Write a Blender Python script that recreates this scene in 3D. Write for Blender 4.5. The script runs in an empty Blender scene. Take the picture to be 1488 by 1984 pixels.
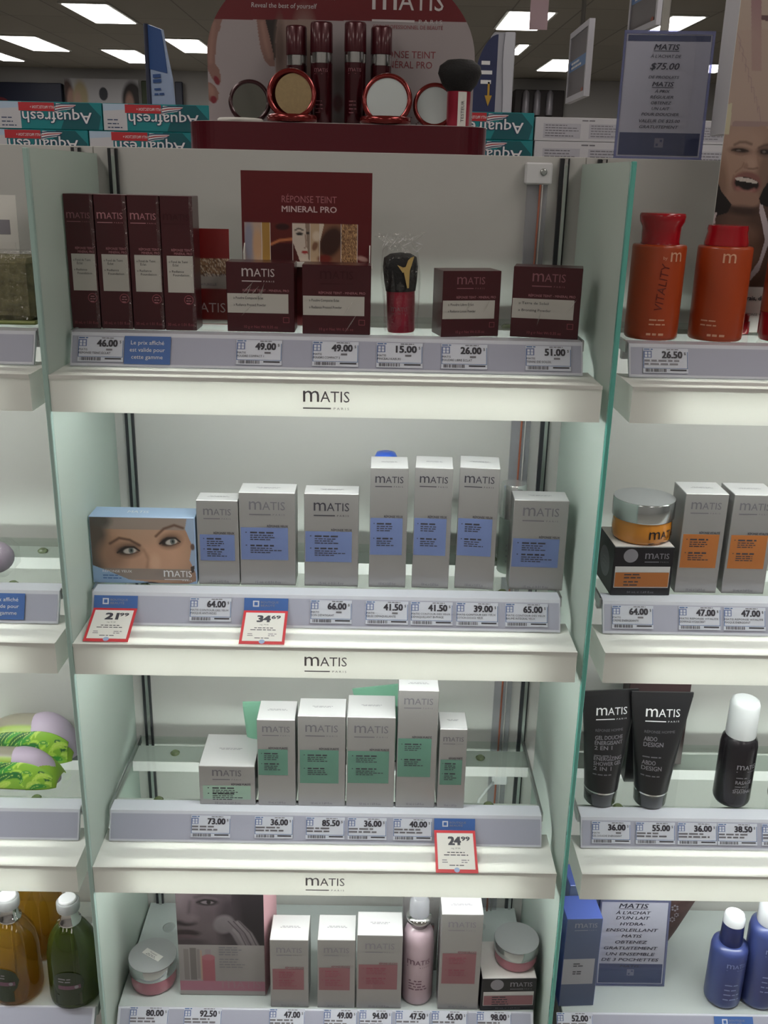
import bpy, bmesh, math, random
import numpy as np
from mathutils import Vector, Matrix
C = bpy.context.scene.collection
SC = bpy.context.scene
R = math.radians
rnd = random.Random(7)

# ------------------------------------------------------------------ camera
ZC = 1.50                                   # eye height above the floor
F, PITCH, YAW, ROLL, CX, D = 1902.4, .32847, .01192, .02263, .05263, 1.12496
def axes():
    f0 = np.array([math.sin(YAW)*math.cos(PITCH), math.cos(YAW)*math.cos(PITCH), -math.sin(PITCH)])
    r0 = np.array([math.cos(YAW), -math.sin(YAW), 0.]); u0 = np.cross(r0, f0)
    return math.cos(ROLL)*r0+math.sin(ROLL)*u0, -math.sin(ROLL)*r0+math.cos(ROLL)*u0, f0
AX, AY, AZ = axes()
ORG = np.array([CX, -D, ZC])
cam = bpy.data.cameras.new('camera'); camo = bpy.data.objects.new('camera', cam); C.objects.link(camo)
m = Matrix.Identity(4)
for i in range(3):
    m[i][0], m[i][1], m[i][2], m[i][3] = AX[i], AY[i], -AZ[i], ORG[i]
camo.matrix_world = m
cam.sensor_fit = 'VERTICAL'; cam.sensor_height = 36.0; cam.lens = F*36.0/1984.0
cam.clip_start = .02; cam.clip_end = 60
SC.camera = camo

# ------------------------------------------------------------------ exposure, world
SC.view_settings.view_transform = 'Standard'; SC.view_settings.look = 'None'
SC.view_settings.gamma = 1.0; SC.view_settings.use_curve_mapping = False
SC.view_settings.exposure = 0.0
TUBE = 38.0        # radiance of the tubes inside the lit shelves
PANEL = 8.0        # radiance of the ceiling panels
NEAR = .78         # unseen near-aisle panels, dimmed to hold back light on the shelf fronts
W = bpy.data.worlds.new('world'); SC.world = W; W.use_nodes = True
W.node_tree.nodes['Background'].inputs[0].default_value = (.9, .95, 1, 1)
W.node_tree.nodes['Background'].inputs[1].default_value = .15
SC.cycles.max_bounces = 7; SC.cycles.transparent_max_bounces = 16
SC.cycles.sample_clamp_indirect = 4.0; SC.cycles.caustics_reflective = False; SC.cycles.caustics_refractive = False

# ------------------------------------------------------------------ pixel helper: where a sight line meets a plane of the place
def ray(u, v): return AZ+(u-744)/F*AX-(v-992)/F*AY
def at(u, v, Y=None, Z=None, pl=None):
    d = ray(u, v)
    if pl is not None:
        p0, n = pl; t = np.dot(np.array(p0)-ORG, n)/np.dot(d, n)
    elif Y is not None: t = (Y-ORG[1])/d[1]
    else: t = (Z-ORG[2])/d[2]
    return ORG+t*d

# ------------------------------------------------------------------ materials
def lin(h):
    h = h.lstrip('#'); o = []
    for i in (0, 2, 4):
        x = int(h[i:i+2], 16)/255; o.append(x/12.92 if x <= .04045 else ((x+.055)/1.055)**2.4)
    return o
MATS = {}
def mat(name, hexc, rough=.5, metal=0., spec=.5, emit=0., coat=0., noise=0., nscale=60, bump=0., sss=0., attr=False):
    if name in MATS: return MATS[name]
    M = bpy.data.materials.new(name); M.use_nodes = True; nt = M.node_tree; b = nt.nodes['Principled BSDF']
    col = lin(hexc)+[1]
    b.inputs['Base Color'].default_value = col; b.inputs['Roughness'].default_value = rough
    b.inputs['Metallic'].default_value = metal; b.inputs['Specular IOR Level'].default_value = spec
    b.inputs['Coat Weight'].default_value = coat; b.inputs['Coat Roughness'].default_value = .08
    if emit:
        b.inputs['Emission Color'].default_value = col; b.inputs['Emission Strength'].default_value = emit
    if attr:
        a = nt.nodes.new('ShaderNodeAttribute'); a.attribute_name = 'Col'; nt.links.new(a.outputs['Color'], b.inputs['Base Color'])
    if noise or bump:
        tc = nt.nodes.new('ShaderNodeTexCoord'); n = nt.nodes.new('ShaderNodeTexNoise'); n.inputs['Scale'].default_value = nscale
        n.inputs['Detail'].default_value = 4
        nt.links.new(tc.outputs['Object'], n.inputs['Vector'])
        if noise:
            mx = nt.nodes.new('ShaderNodeMix'); mx.data_type = 'RGBA'; mx.blend_type = 'MIX'
            mr = nt.nodes.new('ShaderNodeMapRange'); mr.inputs[1].default_value = .3; mr.inputs[2].default_value = .7
            nt.links.new(n.outputs['Fac'], mr.inputs[0]); nt.links.new(mr.outputs[0], mx.inputs[0])
            mx.inputs[6].default_value = [x*(1-noise) for x in col[:3]]+[1]; mx.inputs[7].default_value = [min(1, x*(1+noise)) for x in col[:3]]+[1]
            nt.links.new(mx.outputs[2], b.inputs['Base Color'])
        if bump:
            bp = nt.nodes.new('ShaderNodeBump'); bp.inputs['Strength'].default_value = bump; bp.inputs['Distance'].default_value = .002
            nt.links.new(n.outputs['Fac'], bp.inputs['Height']); nt.links.new(bp.outputs[0], b.inputs['Normal'])
    MATS[name] = M; return M
def clear(name, tint, gloss=.08, rough=.05, body=None, bodyf=0., bump=0., edge=True):
    """thin clear plastic or glass: a tinted see-through sheet with a fresnel sheen, optionally some milky body"""
    if name in MATS: return MATS[name]
    M = bpy.data.materials.new(name); M.use_nodes = True; nt = M.node_tree; nt.nodes.remove(nt.nodes['Principled BSDF'])
    out = nt.nodes['Material Output']
    tr = nt.nodes.new('ShaderNodeBsdfTransparent'); tr.inputs[0].default_value = lin(tint)+[1]
    gl = nt.nodes.new('ShaderNodeBsdfGlossy'); gl.inputs['Roughness'].default_value = rough
    mx = nt.nodes.new('ShaderNodeMixShader')
    lw = nt.nodes.new('ShaderNodeLayerWeight'); lw.inputs[0].default_value = .5
    pw = nt.nodes.new('ShaderNodeMath'); pw.operation = 'POWER'; pw.inputs[1].default_value = 4.0; nt.links.new(lw.outputs['Facing'], pw.inputs[0])
    ma = nt.nodes.new('ShaderNodeMath'); ma.operation = 'MULTIPLY_ADD'; ma.inputs[1].default_value = .5 if edge else 0; ma.inputs[2].default_value = gloss
    nt.links.new(pw.outputs[0], ma.inputs[0]); nt.links.new(ma.outputs[0], mx.inputs[0])
    first = tr
    if body:
        df = nt.nodes.new('ShaderNodeBsdfDiffuse'); df.inputs[0].default_value = lin(body)+[1]
        tl = nt.nodes.new('ShaderNodeBsdfTranslucent'); tl.inputs[0].default_value = lin(body)+[1]
        m1 = nt.nodes.new('ShaderNodeMixShader'); m1.inputs[0].default_value = .5
        nt.links.new(df.outputs[0], m1.inputs[1]); nt.links.new(tl.outputs[0], m1.inputs[2])
        m2 = nt.nodes.new('ShaderNodeMixShader'); m2.inputs[0].default_value = bodyf
        nt.links.new(tr.outputs[0], m2.inputs[1]); nt.links.new(m1.outputs[0], m2.inputs[2]); first = m2
    if bump:
        n = nt.nodes.new('ShaderNodeTexNoise'); n.inputs['Scale'].default_value = 90; tc = nt.nodes.new('ShaderNodeTexCoord')
        nt.links.new(tc.outputs['Object'], n.inputs['Vector'])
        bp = nt.nodes.new('ShaderNodeBump'); bp.inputs['Strength'].default_value = bump; bp.inputs['Distance'].default_value = .01
        nt.links.new(n.outputs['Fac'], bp.inputs['Height']); nt.links.new(bp.outputs[0], gl.inputs['Normal'])
    nt.links.new(first.outputs[0], mx.inputs[1]); nt.links.new(gl.outputs[0], mx.inputs[2]); nt.links.new(mx.outputs[0], out.inputs[0])
    MATS[name] = M; return M
def milky(name, diff, trans, rough=.3, gloss=.06):
    """opal sheet: scatters light back and lets part of it through"""
    if name in MATS: return MATS[name]
    M = bpy.data.materials.new(name); M.use_nodes = True; nt = M.node_tree; nt.nodes.remove(nt.nodes['Principled BSDF'])
    df = nt.nodes.new('ShaderNodeBsdfDiffuse'); df.inputs[0].default_value = list(diff)+[1]
    tl = nt.nodes.new('ShaderNodeBsdfTranslucent'); tl.inputs[0].default_value = list(trans)+[1]
    ad = nt.nodes.new('ShaderNodeAddShader'); gl = nt.nodes.new('ShaderNodeBsdfGlossy'); gl.inputs['Roughness'].default_value = rough
    mx = nt.nodes.new('ShaderNodeMixShader'); mx.inputs[0].default_value = gloss
    nt.links.new(df.outputs[0], ad.inputs[0]); nt.links.new(tl.outputs[0], ad.inputs[1])
    nt.links.new(ad.outputs[0], mx.inputs[1]); nt.links.new(gl.outputs[0], mx.inputs[2]); nt.links.new(mx.outputs[0], nt.nodes['Material Output'].inputs[0])
    MATS[name] = M; return M

WHITE = mat('white_laminate', '#d9d5d6', .35)
WALLM = mat('store_wall_paint', '#a9a7a6', .7)
OPAL = milky('opal_acrylic', (.62, .63, .605), (.073, .0735, .0665))
PANELW = mat('back_panel_white', '#b7b6b3', .4)
FROST = milky('frosted_green_glass', (.37, .405, .385), (.235, .285, .26), .25, .07)
EDGE = mat('polished_glass_edge', '#5fae a2'.replace(' ', ''), .15, coat=.6)
EDGEP = mat('angle_pale_glass_edge', '#9fb9b3', .3)  # same kind of edge; its paler look from this angle is put into the colour
GLASS = clear('shelf_glass', '#f6fbf8', .045, .02)
ACRYL = clear('clear_acrylic', '#f2f3fa', .05, .04)
FILM = clear('cellophane_film', '#ffffff', .06, .12, bump=.9)
POCKET = mat('lavender_label_strip', '#a6a8b9', .3)
RAILM = mat('white_rail_plastic', '#cdd0da', .25)
CHROME = mat('chrome', '#d8d8d8', .12, 1)
STEEL = mat('brushed_steel', '#b9bcbc', .32, 1)
DARKMETAL = mat('dark_groove', '#24252a', .4)
SILVER = mat('silver_card', '#a8a6a6', .36, .6, .5)
SILVERTOP = mat('silver_card_lightened', '#cbcacb', .4, .1)  # carton silver whitened: the light on the tops is put into the colour
BLUEP = mat('blue_print', '#66749f', .45)
GREENP = mat('green_print', '#587d6f', .45)
PALEGREEN = mat('pale_green_print', '#9cb8a8', .35)
ORANGEP = mat('orange_print', '#9f602f', .45)
PINKP = mat('pink_print', '#8e6167', .45)
INK = mat('dark_ink', '#33313a', .5)
GREYINK = mat('grey_ink', '#77757c', .35, .4)
FAINTINK = mat('faint_ink', '#8d8a92', .4, .3)
MAROON = mat('maroon_card', '#3e0e16', .33, coat=.25)
MAROONDK = mat('unlit_maroon_foil', '#3a0f16', .3, .2)  # logo foil that catches no light, its shade put into the colour
ROSE = mat('rose_silver_foil', '#b9828a', .35, .5)
PAPER = mat('white_paper', '#d6d4cf', .6); LABELP = mat('label_paper', '#b4b1ab', .5)
TAGP = mat('tag_paper', '#ccd0dc', .5)
TAGBLUE = mat('tag_blue_ink', '#3e6196', .5)
NOTICE = mat('notice_blue', '#3f62a0', .45)
REDP = mat('red_print', '#b3262f', .5)
BLACKCARD = mat('black_card', '#17161b', .35)
LENS = mat('white_print_and_glints', '#dddde0', .5)  # white lettering, and the painted glints on the brush bag
ART = mat('photo_print', '#808080', .35, attr=True)
ARTM = mat('matte_print', '#808080', .55, attr=True)

# ------------------------------------------------------------------ mesh building
def flat(o, ux, uz):
    o, ux, uz = (np.array(a, float) for a in (o, ux, uz))
    n = np.cross(ux, uz); n /= np.linalg.norm(n)                     # ux x uz: towards the viewer for ux=+x, uz=+z (-y)
    return lambda s, t, e=0.: o+s*ux+t*uz+e*n
def front(y=0., x=0., z=0.): return flat((x, y, z), (1, 0, 0), (0, 0, 1))
def wrap(r, z=0., turn=0.):                                          # wraps print round an upright cylinder, facing -y
    def f(s, t, e=0.):
        a = s/r+turn; return np.array([math.sin(a)*(r+e), -math.cos(a)*(r+e), z+t])
    return f
TXT = {}
def text_geo(s, bold=0., shear=0.):
    k = (s, bold, shear)
    if k in TXT: return TXT[k]
    cu = bpy.data.curves.new('t', 'FONT'); cu.body = s; cu.size = 1; cu.offset = bold; cu.shear = shear; cu.resolution_u = 2
    ob = bpy.data.objects.new('t', cu); C.objects.link(ob)
    dg = bpy.context.evaluated_depsgraph_get(); me = ob.evaluated_get(dg).to_mesh()
    vs = np.array([v.co[:2] for v in me.vertices]).reshape(-1, 2); fs = [tuple(p.vertices) for p in me.polygons]
    ob.evaluated_get(dg).to_mesh_clear(); bpy.data.objects.remove(ob); bpy.data.curves.remove(cu)
    TXT[k] = (vs, fs); return TXT[k]
class MB:
    def __init__(s): s.v = []; s.f = []; s.m = []; s.sm = []; s.mats = []
    def mi(s, M):
        if M not in s.mats: s.mats.append(M)
        return s.mats.index(M)
    def add(s, vs, fs, M, smooth=False):
        o = len(s.v); k = s.mi(M); s.v += [tuple(map(float, p)) for p in vs]
        for f in fs: s.f.append(tuple(o+i for i in f)); s.m.append(k); s.sm.append(smooth)
        return s
    def box(s, x0, x1, y0, y1, z0, z1, M, b=0.):
        if b:
            pts = []
            for x, sx in ((x0, 1), (x1, -1)):
                for y, sy in ((y0, 1), (y1, -1)):
                    for z, sz in ((z0, 1), (z1, -1)):
                        pts += [(x, y+sy*b, z+sz*b), (x+sx*b, y, z+sz*b), (x+sx*b, y+sy*b, z)]
            bm = bmesh.new()
            for p in pts: bm.verts.new(p)
            bmesh.ops.convex_hull(bm, input=bm.verts); bmesh.ops.dissolve_limit(bm, angle_limit=.01, verts=bm.verts, edges=bm.edges)
            bm.normal_update(); bm.verts.index_update()
            r = s.add([v.co[:] for v in bm.verts], [[v.index for v in f.verts] for f in bm.faces], M); bm.free(); return r
        v = [(x0, y0, z0), (x1, y0, z0), (x1, y1, z0), (x0, y1, z0), (x0, y0, z1), (x1, y0, z1), (x1, y1, z1), (x0, y1, z1)]
        return s.add(v, [(0, 3, 2, 1), (4, 5, 6, 7), (0, 1, 5, 4), (1, 2, 6, 5), (2, 3, 7, 6), (3, 0, 4, 7)], M)
    def prism_x(s, prof, x0, x1, M):                                 # (y, z) outline drawn along x
        n = len(prof); v = [(x0, y, z) for y, z in prof]+[(x1, y, z) for y, z in prof]
        a = sum(prof[i][0]*prof[(i+1) % n][1]-prof[(i+1) % n][0]*prof[i][1] for i in range(n))
        fs = [(i, n+i, n+(i+1) % n, (i+1) % n) for i in range(n)]+[tuple(range(n)), tuple(range(2*n-1, n-1, -1))]
        if a > 0: fs = [tuple(reversed(f)) for f in fs]
        return s.add(v, fs, M)
    def slab(s, fr, pts, th, M, smooth=False):                       # a 2-D outline on a frame, given thickness behind it
        n = len(pts); v = [fr(a, b, 0) for a, b in pts]+[fr(a, b, -th) for a, b in pts]
        fs = [tuple(range(n)), tuple(range(2*n-1, n-1, -1))]+[(i, n+i, n+(i+1) % n, (i+1) % n) for i in range(n)]
        return s.add(v, fs, M, smooth)
    def lathe(s, prof, M, seg=36, o=(0, 0, 0), sx=1., sy=1., smooth=True, cap=True):
        v = []; n = len(prof)
        for r, z in prof:
            for k in range(seg):
                a = 2*math.pi*k/seg; v.append((o[0]+sx*r*math.cos(a), o[1]+sy*r*math.sin(a), o[2]+z))
        fs = [(i*seg+k, i*seg+(k+1) % seg, (i+1)*seg+(k+1) % seg, (i+1)*seg+k) for i in range(n-1) for k in range(seg)]
        s.add(v, fs, M, smooth)
        if cap:
            s.add([v[k] for k in range(seg)], [tuple(reversed(range(seg)))], M)
            s.add([v[(n-1)*seg+k] for k in range(seg)], [tuple(range(seg))], M)
        return s
    def tube(s, pts, r, M, seg=8):
        P = [Vector(p) for p in pts]; rings = []
        for i, p in enumerate(P):
            t = (P[min(i+1, len(P)-1)]-P[max(i-1, 0)]).normalized(); q = t.to_track_quat('Z', 'Y')
            rings.append([p+q @ Vector((r*math.cos(2*math.pi*k/seg), r*math.sin(2*math.pi*k/seg), 0)) for k in range(seg)])
        v = [x for g in rings for x in g]; n = len(P)
        fs = [(i*seg+k, i*seg+(k+1) % seg, (i+1)*seg+(k+1) % seg, (i+1)*seg+k) for i in range(n-1) for k in range(seg)]
        fs += [tuple(reversed(range(seg))), tuple(range((n-1)*seg, n*seg))]
        return s.add(v, fs, M, True)
    def poly(s, fr, pts, M, e=.0002): return s.add([fr(a, b, e) for a, b in pts], [tuple(range(len(pts)))], M)
    def rect(s, fr, a0, a1, b0, b1, M, e=.0002, n=1):
        v = []; fs = []
        for i in range(n+1):
            a = a0+(a1-a0)*i/n; v += [fr(a, b0, e), fr(a, b1, e)]
        for i in range(n): fs.append((2*i, 2*i+2, 2*i+3, 2*i+1))
        return s.add(v, fs, M)
    def disc(s, fr, a, b, ra, rb, M, e=.0002, n=24):
        return s.poly(fr, [(a+ra*math.cos(2*math.pi*k/n), b+rb*math.sin(2*math.pi*k/n)) for k in range(n)], M, e)
    def frame(s, fr, a0, a1, b0, b1, w, M, e=.0003):
        s.rect(fr, a0, a1, b0, b0+w, M, e); s.rect(fr, a0, a1, b1-w, b1, M, e); s.rect(fr, a0, a0+w, b0+w, b1-w, M, e); return s.rect(fr, a1-w, a1, b0+w, b1-w, M, e)
    def text(s, fr, t, a, b, h, M, w=None, al='l', bold=0., shear=0., e=.0004, turn=0):
        vs, fs = text_geo(t, 0., shear)
        if not len(vs): return s
        x0, x1 = vs[:, 0].min(), vs[:, 0].max(); k = h/.73; kx = k if w is None else w/(x1-x0); wid = (x1-x0)*kx
        off = {'l': 0, 'c': -wid/2, 'r': -wid}[al]; ca, sa = math.cos(turn), math.sin(turn); P = []
        d = bold*k*1.5
        for dx, dy in ((0, 0),) if not bold else ((-d, -d*.6), (-d, d*.6), (d, -d*.6), (d, d*.6), (0, 0)):
            P = []
            for x, y in vs:
                p, q = off+(x-x0)*kx+dx, y*k+dy
                P.append(fr(a+p*ca-q*sa, b+p*sa+q*ca, e))
            s.add(P, fs, M); e += .00002
        return s
    def logo(s, fr, a, b, w, M, line=True, paris=True, e=.0004, shear=0.):
        """the five-letter mark: a tall rounded m, then ATIS in capitals, a rule below; a = centre, b = baseline"""
        h = w*.25; x = a-w/2
        s.text(fr, 'm', x, b, h*1.55, M, w=w*.345, e=e, shear=shear); s.text(fr, 'ATIS', x+w*.37, b, h, M, w=w*.63, e=e, shear=shear)
        if line: s.rect(fr, x, x+w*.60, b-h*.62, b-h*.50, M, e)
        if paris: s.text(fr, 'P A R I S', x+w*.66, b-h*.66, h*.2, M, w=w*.33, e=e)
        return s
    def lines(s, fr, a, b, w, rows, h, M, step=None, seed=1, e=.0004, al='l'):
        """rows of print too fine to read: word-length dashes"""
        q = random.Random(seed); step = step or h*2
        for r in range(rows):
            wid = w*q.uniform(.6, 1); x = a if al == 'l' else a-wid/2; end = x+wid
            while x < end-h:
                l = min(q.uniform(2.2, 6)*h, end-x); s.rect(fr, x, x+l, b-r*step-h, b-r*step, M, e); x += l+h*.9
        return s
    def bars(s, fr, a, b, w, h, M, seed=3, e=.0004):
        q = random.Random(seed); x = a
        while x < a+w:
            l = q.choice((.0005, .0008, .0012)); s.rect(fr, x, min(x+l, a+w), b, b+h, M, e); x += l+q.choice((.0005, .0009))
        return s
    def build(s, name, parent=None, loc=(0, 0, 0), rot=(0, 0, 0)):
        me = bpy.data.meshes.new(name); me.from_pydata(s.v, [], s.f)
        for M in s.mats: me.materials.append(M)
        me.polygons.foreach_set('material_index', s.m); me.polygons.foreach_set('use_smooth', s.sm); me.update()
        o = bpy.data.objects.new(name, me); C.objects.link(o); o.location = loc; o.rotation_euler = rot
        if parent is not None: o.parent = parent
        return o
def tag(o, label, cat, group=None, kind=None):
    o['label'] = label; o['category'] = cat
    if group: o['group'] = group
    if kind: o['kind'] = kind
    return o
def empty(name, label, cat, loc=(0, 0, 0), rot=(0, 0, 0), group=None):
    o = bpy.data.objects.new(name, None); C.objects.link(o); o.empty_display_size = .05; o.location = loc; o.rotation_euler = rot
    return tag(o, label, cat, group)
def struct(o): o['kind'] = 'structure'; return o

# ------------------------------------------------------------------ printed pictures: a fine grid whose points carry the ink colours
class Pic:
    def __init__(s, S, T): s.S, s.T = S, T; s.c = np.zeros(S.shape+(3,))
    def fill(s, h): s.c[:] = lin(h); return s
    def mixm(s, k, h):
        k = np.clip(k, 0, 1)[..., None]; s.c = s.c*(1-k)+np.array(lin(h))*k; return s
    def ell(s, x, y, rx, ry, h, rot=0, soft=.25, a=1.):
        c, q = math.cos(R(rot)), math.sin(R(rot)); dx, dy = s.S-x, s.T-y
        d = np.sqrt(((dx*c+dy*q)/rx)**2+((-dx*q+dy*c)/ry)**2); return s.mixm(a*np.clip((1+soft/2-d)/max(soft, 1e-3), 0, 1), h)
    def poly(s, pts, h, a=1.):
        ins = np.zeros(s.S.shape, bool); n = len(pts)
        for i in range(n):
            (x0, y0), (x1, y1) = pts[i], pts[(i+1) % n]
            if y0 == y1: continue
            ins ^= ((s.T > y0) != (s.T > y1)) & (s.S < (x1-x0)*(s.T-y0)/(y1-y0)+x0)
        return s.mixm(ins*a, h)
    def rect(s, x0, x1, y0, y1, h, a=1.): return s.mixm(((s.S >= x0) & (s.S < x1) & (s.T >= y0) & (s.T < y1))*a, h)
    def stroke(s, pts, w, h, a=1., soft=.5):
        d = np.full(s.S.shape, 1e9)
        for (x0, y0), (x1, y1) in zip(pts, pts[1:]):
            L = (x1-x0)**2+(y1-y0)**2+1e-12; t = np.clip(((s.S-x0)*(x1-x0)+(s.T-y0)*(y1-y0))/L, 0, 1)
            d = np.minimum(d, np.hypot(s.S-x0-t*(x1-x0), s.T-y0-t*(y1-y0)))
        return s.mixm(a*np.clip((w/2*(1+soft)-d)/(w*soft+1e-9), 0, 1), h)
    def speckle(s, h, amt, sc, seed=1, x0=-9e9, x1=9e9, y0=-9e9, y1=9e9):
        q = np.random.RandomState(seed); n = q.rand(*s.S.shape)
        return s.mixm(((s.S >= x0) & (s.S < x1) & (s.T >= y0) & (s.T < y1))*(n < sc)*amt, h)
def picture(name, fr, W_, H_, paint, nx=120, ny=120, parent=None, M=None, th=.001, half=None, e=0.0004, loc=(0, 0, 0), rot=(0, 0, 0)):
    """paint(pic) draws in millimetres, x from the left edge, y down from the top edge"""
    t = np.linspace(0, 1, ny+1); q = np.linspace(-1, 1, nx+1)
    hw = np.array([half(a) if half else W_/2 for a in t])
    S = (W_/2+hw[:, None]*q[None, :])*1000; T = np.repeat((t*H_*1000)[:, None], nx+1, 1)
    pc = Pic(S, T); paint(pc)
    v = [fr(S[j, i]/1000-W_/2, H_-T[j, i]/1000, e) for j in range(ny+1) for i in range(nx+1)]
    n1 = nx+1; fs = [(j*n1+i, (j+1)*n1+i, (j+1)*n1+i+1, j*n1+i+1) for j in range(ny) for i in range(nx)]
    mb = MB(); mb.add(v, fs, M or ART)
    if th:                                                            # board behind the print
        edge = [(S[j, 0]/1000-W_/2, H_-T[j, 0]/1000) for j in range(ny, -1, -max(1, ny//40))]
        edge = [(S[0, 0]/1000-W_/2, H_)] if not half else edge
        if half:
            out = [(-h, H_*(1-a)) for a, h in zip(t[::-1], hw[::-1])]+[(h, H_*(1-a)) for a, h in zip(t, hw)]
            out = [p for i, p in enumerate(out) if i == 0 or abs(p[0]-out[i-1][0])+abs(p[1]-out[i-1][1]) > 1e-6]
        else: out = [(-W_/2, 0), (W_/2, 0), (W_/2, H_), (-W_/2, H_)]
        mb.slab(fr, out, th, PAPER)
    o = mb.build(name, parent, loc, rot)
    ca = o.data.color_attributes.new('Col', 'FLOAT_COLOR', 'POINT'); nv = len(o.data.vertices); a = np.ones((nv, 4)); a[:, :3] = .8
    a[:pc.c.reshape(-1, 3).shape[0], :3] = pc.c.reshape(-1, 3); ca.data.foreach_set('color', a.ravel()); return o

# ================================================================== THE ROOM
def room():
    CH = ZC+1.45; X0, X1, Y0, Y1 = -9, 9, -4.5, 15.0
    struct(MB().box(X0, X1, Y0, Y1, -.1, 0, mat('floor_tiles', '#a5a29c', .4, noise=.06, nscale=3)).build('floor'))
    # suspended ceiling tiles: faint joints in the material
    M = mat('ceiling_tile', '#8f8a80', .8); nt = M.node_tree; b = nt.nodes['Principled BSDF']
    tc = nt.nodes.new('ShaderNodeTexCoord'); br = nt.nodes.new('ShaderNodeTexBrick'); br.offset = 0
    br.inputs['Scale'].default_value = 1; br.inputs['Brick Width'].default_value = .61; br.inputs['Row Height'].default_value = 1.22
    br.inputs['Mortar Size'].default_value = .008; br.inputs['Color1'].default_value = lin('#aaa59b')+[1]; br.inputs['Color2'].default_value = lin('#a29d93')+[1]; br.inputs['Mortar'].default_value = lin('#837f77')+[1]
    nt.links.new(tc.outputs['Object'], br.inputs['Vector']); nt.links.new(br.outputs['Color'], b.inputs['Base Color'])
    struct(MB().box(X0, X1, Y0, Y1, CH, CH+.1, M).build('ceiling'))
    struct(MB().box(X0, X1, Y1, Y1+.1, 0, CH, WALLM).build('wall_far'))
    struct(MB().box(X0-.1, X0, Y0, Y1, 0, CH, WALLM).build('wall_left'))
    struct(MB().box(X1, X1+.1, Y0, Y1, 0, CH, WALLM).build('wall_right'))
    struct(MB().box(X0, X1, Y0-.1, Y0, 0, CH, WALLM).build('wall_back'))
    # ceiling lights
    frame = mat('light_frame', '#b9b9b4', .5); lit = mat('light_lens', '#fffaf3', .5, emit=PANEL); near = mat('dimmed_light_lens', '#fff8f0', .5, emit=PANEL*NEAR)
    def light(x, y, w, l, label, lit=lit):
        t = empty('ceiling_light', label, 'ceiling light', (x, y, CH), group='lights in the store ceiling')
        MB().box(-w/2-.03, w/2+.03, -l/2-.03, l/2+.03, -.012, -.0005, frame).build('light_frame', t)
        MB().box(-w/2, w/2, -l/2, l/2, -.018, -.011, lit).build('light_lens', t)
    vis = [((128, 9), (208, 9), (258, 45), (182, 45), 'largest lit ceiling panel above the teal toothpaste boxes'),
           ((5, 72), (72, 71), (123, 98), (60, 99), 'lit ceiling panel above the dark blue wall sign'),
           ((-34, 101), (0, 101), (38, 118), (-4, 118), 'ceiling panel cut by the frame beside the dark blue wall sign'),
           ((209, 97), (270, 99), (297, 121), (243, 123), 'lit ceiling panel beside the leaning blue leaf banner'),
           ((330, 77), (390, 78), (408, 102), (350, 102), 'lit ceiling panel partly behind the arched tester card'),
           ((985, 24), (1071, 25), (1046, 57), (962, 59), 'large lit ceiling panel above the white pillar stand'),
           ((1065, 117), (1125, 116), (1108, 138), (1044, 138), 'lit ceiling panel behind the slanted hanging sign'),
           ((1296, 32), (1355, 34), (1322, 61), (1262, 60), 'lit ceiling panel behind the chrome rod'),
           ((1359, 126), (1412, 126), (1404, 141), (1348, 141), 'lit ceiling panel beside the white gift offer sign'),
           ((1003, 91), (1020, 91), (1008, 103), (990, 103), 'small far ceiling panel just behind the white pillar stand')]
    for a, b_, c, d, lab in vis:
        p = [at(u, v, Z=CH-.015) for u, v in (a, b_, c, d)]; cx = sum(q[0] for q in p)/4; cy = sum(q[1] for q in p)/4
        w = (abs(p[1][0]-p[0][0])+abs(p[2][0]-p[3][0]))/2; light(cx, min(cy, Y1-.8), w, max(.9, abs((p[0][1]+p[1][1]-p[2][1]-p[3][1])/2)), lab)
    for y in (-3.2, -.7, 1.8, 4.3):
        for x in (-3.9, -1.3, 1.3, 3.9): light(x, y, .6, 1.2, 'ceiling panel over the near aisle, above the view', near)
room()

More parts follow.
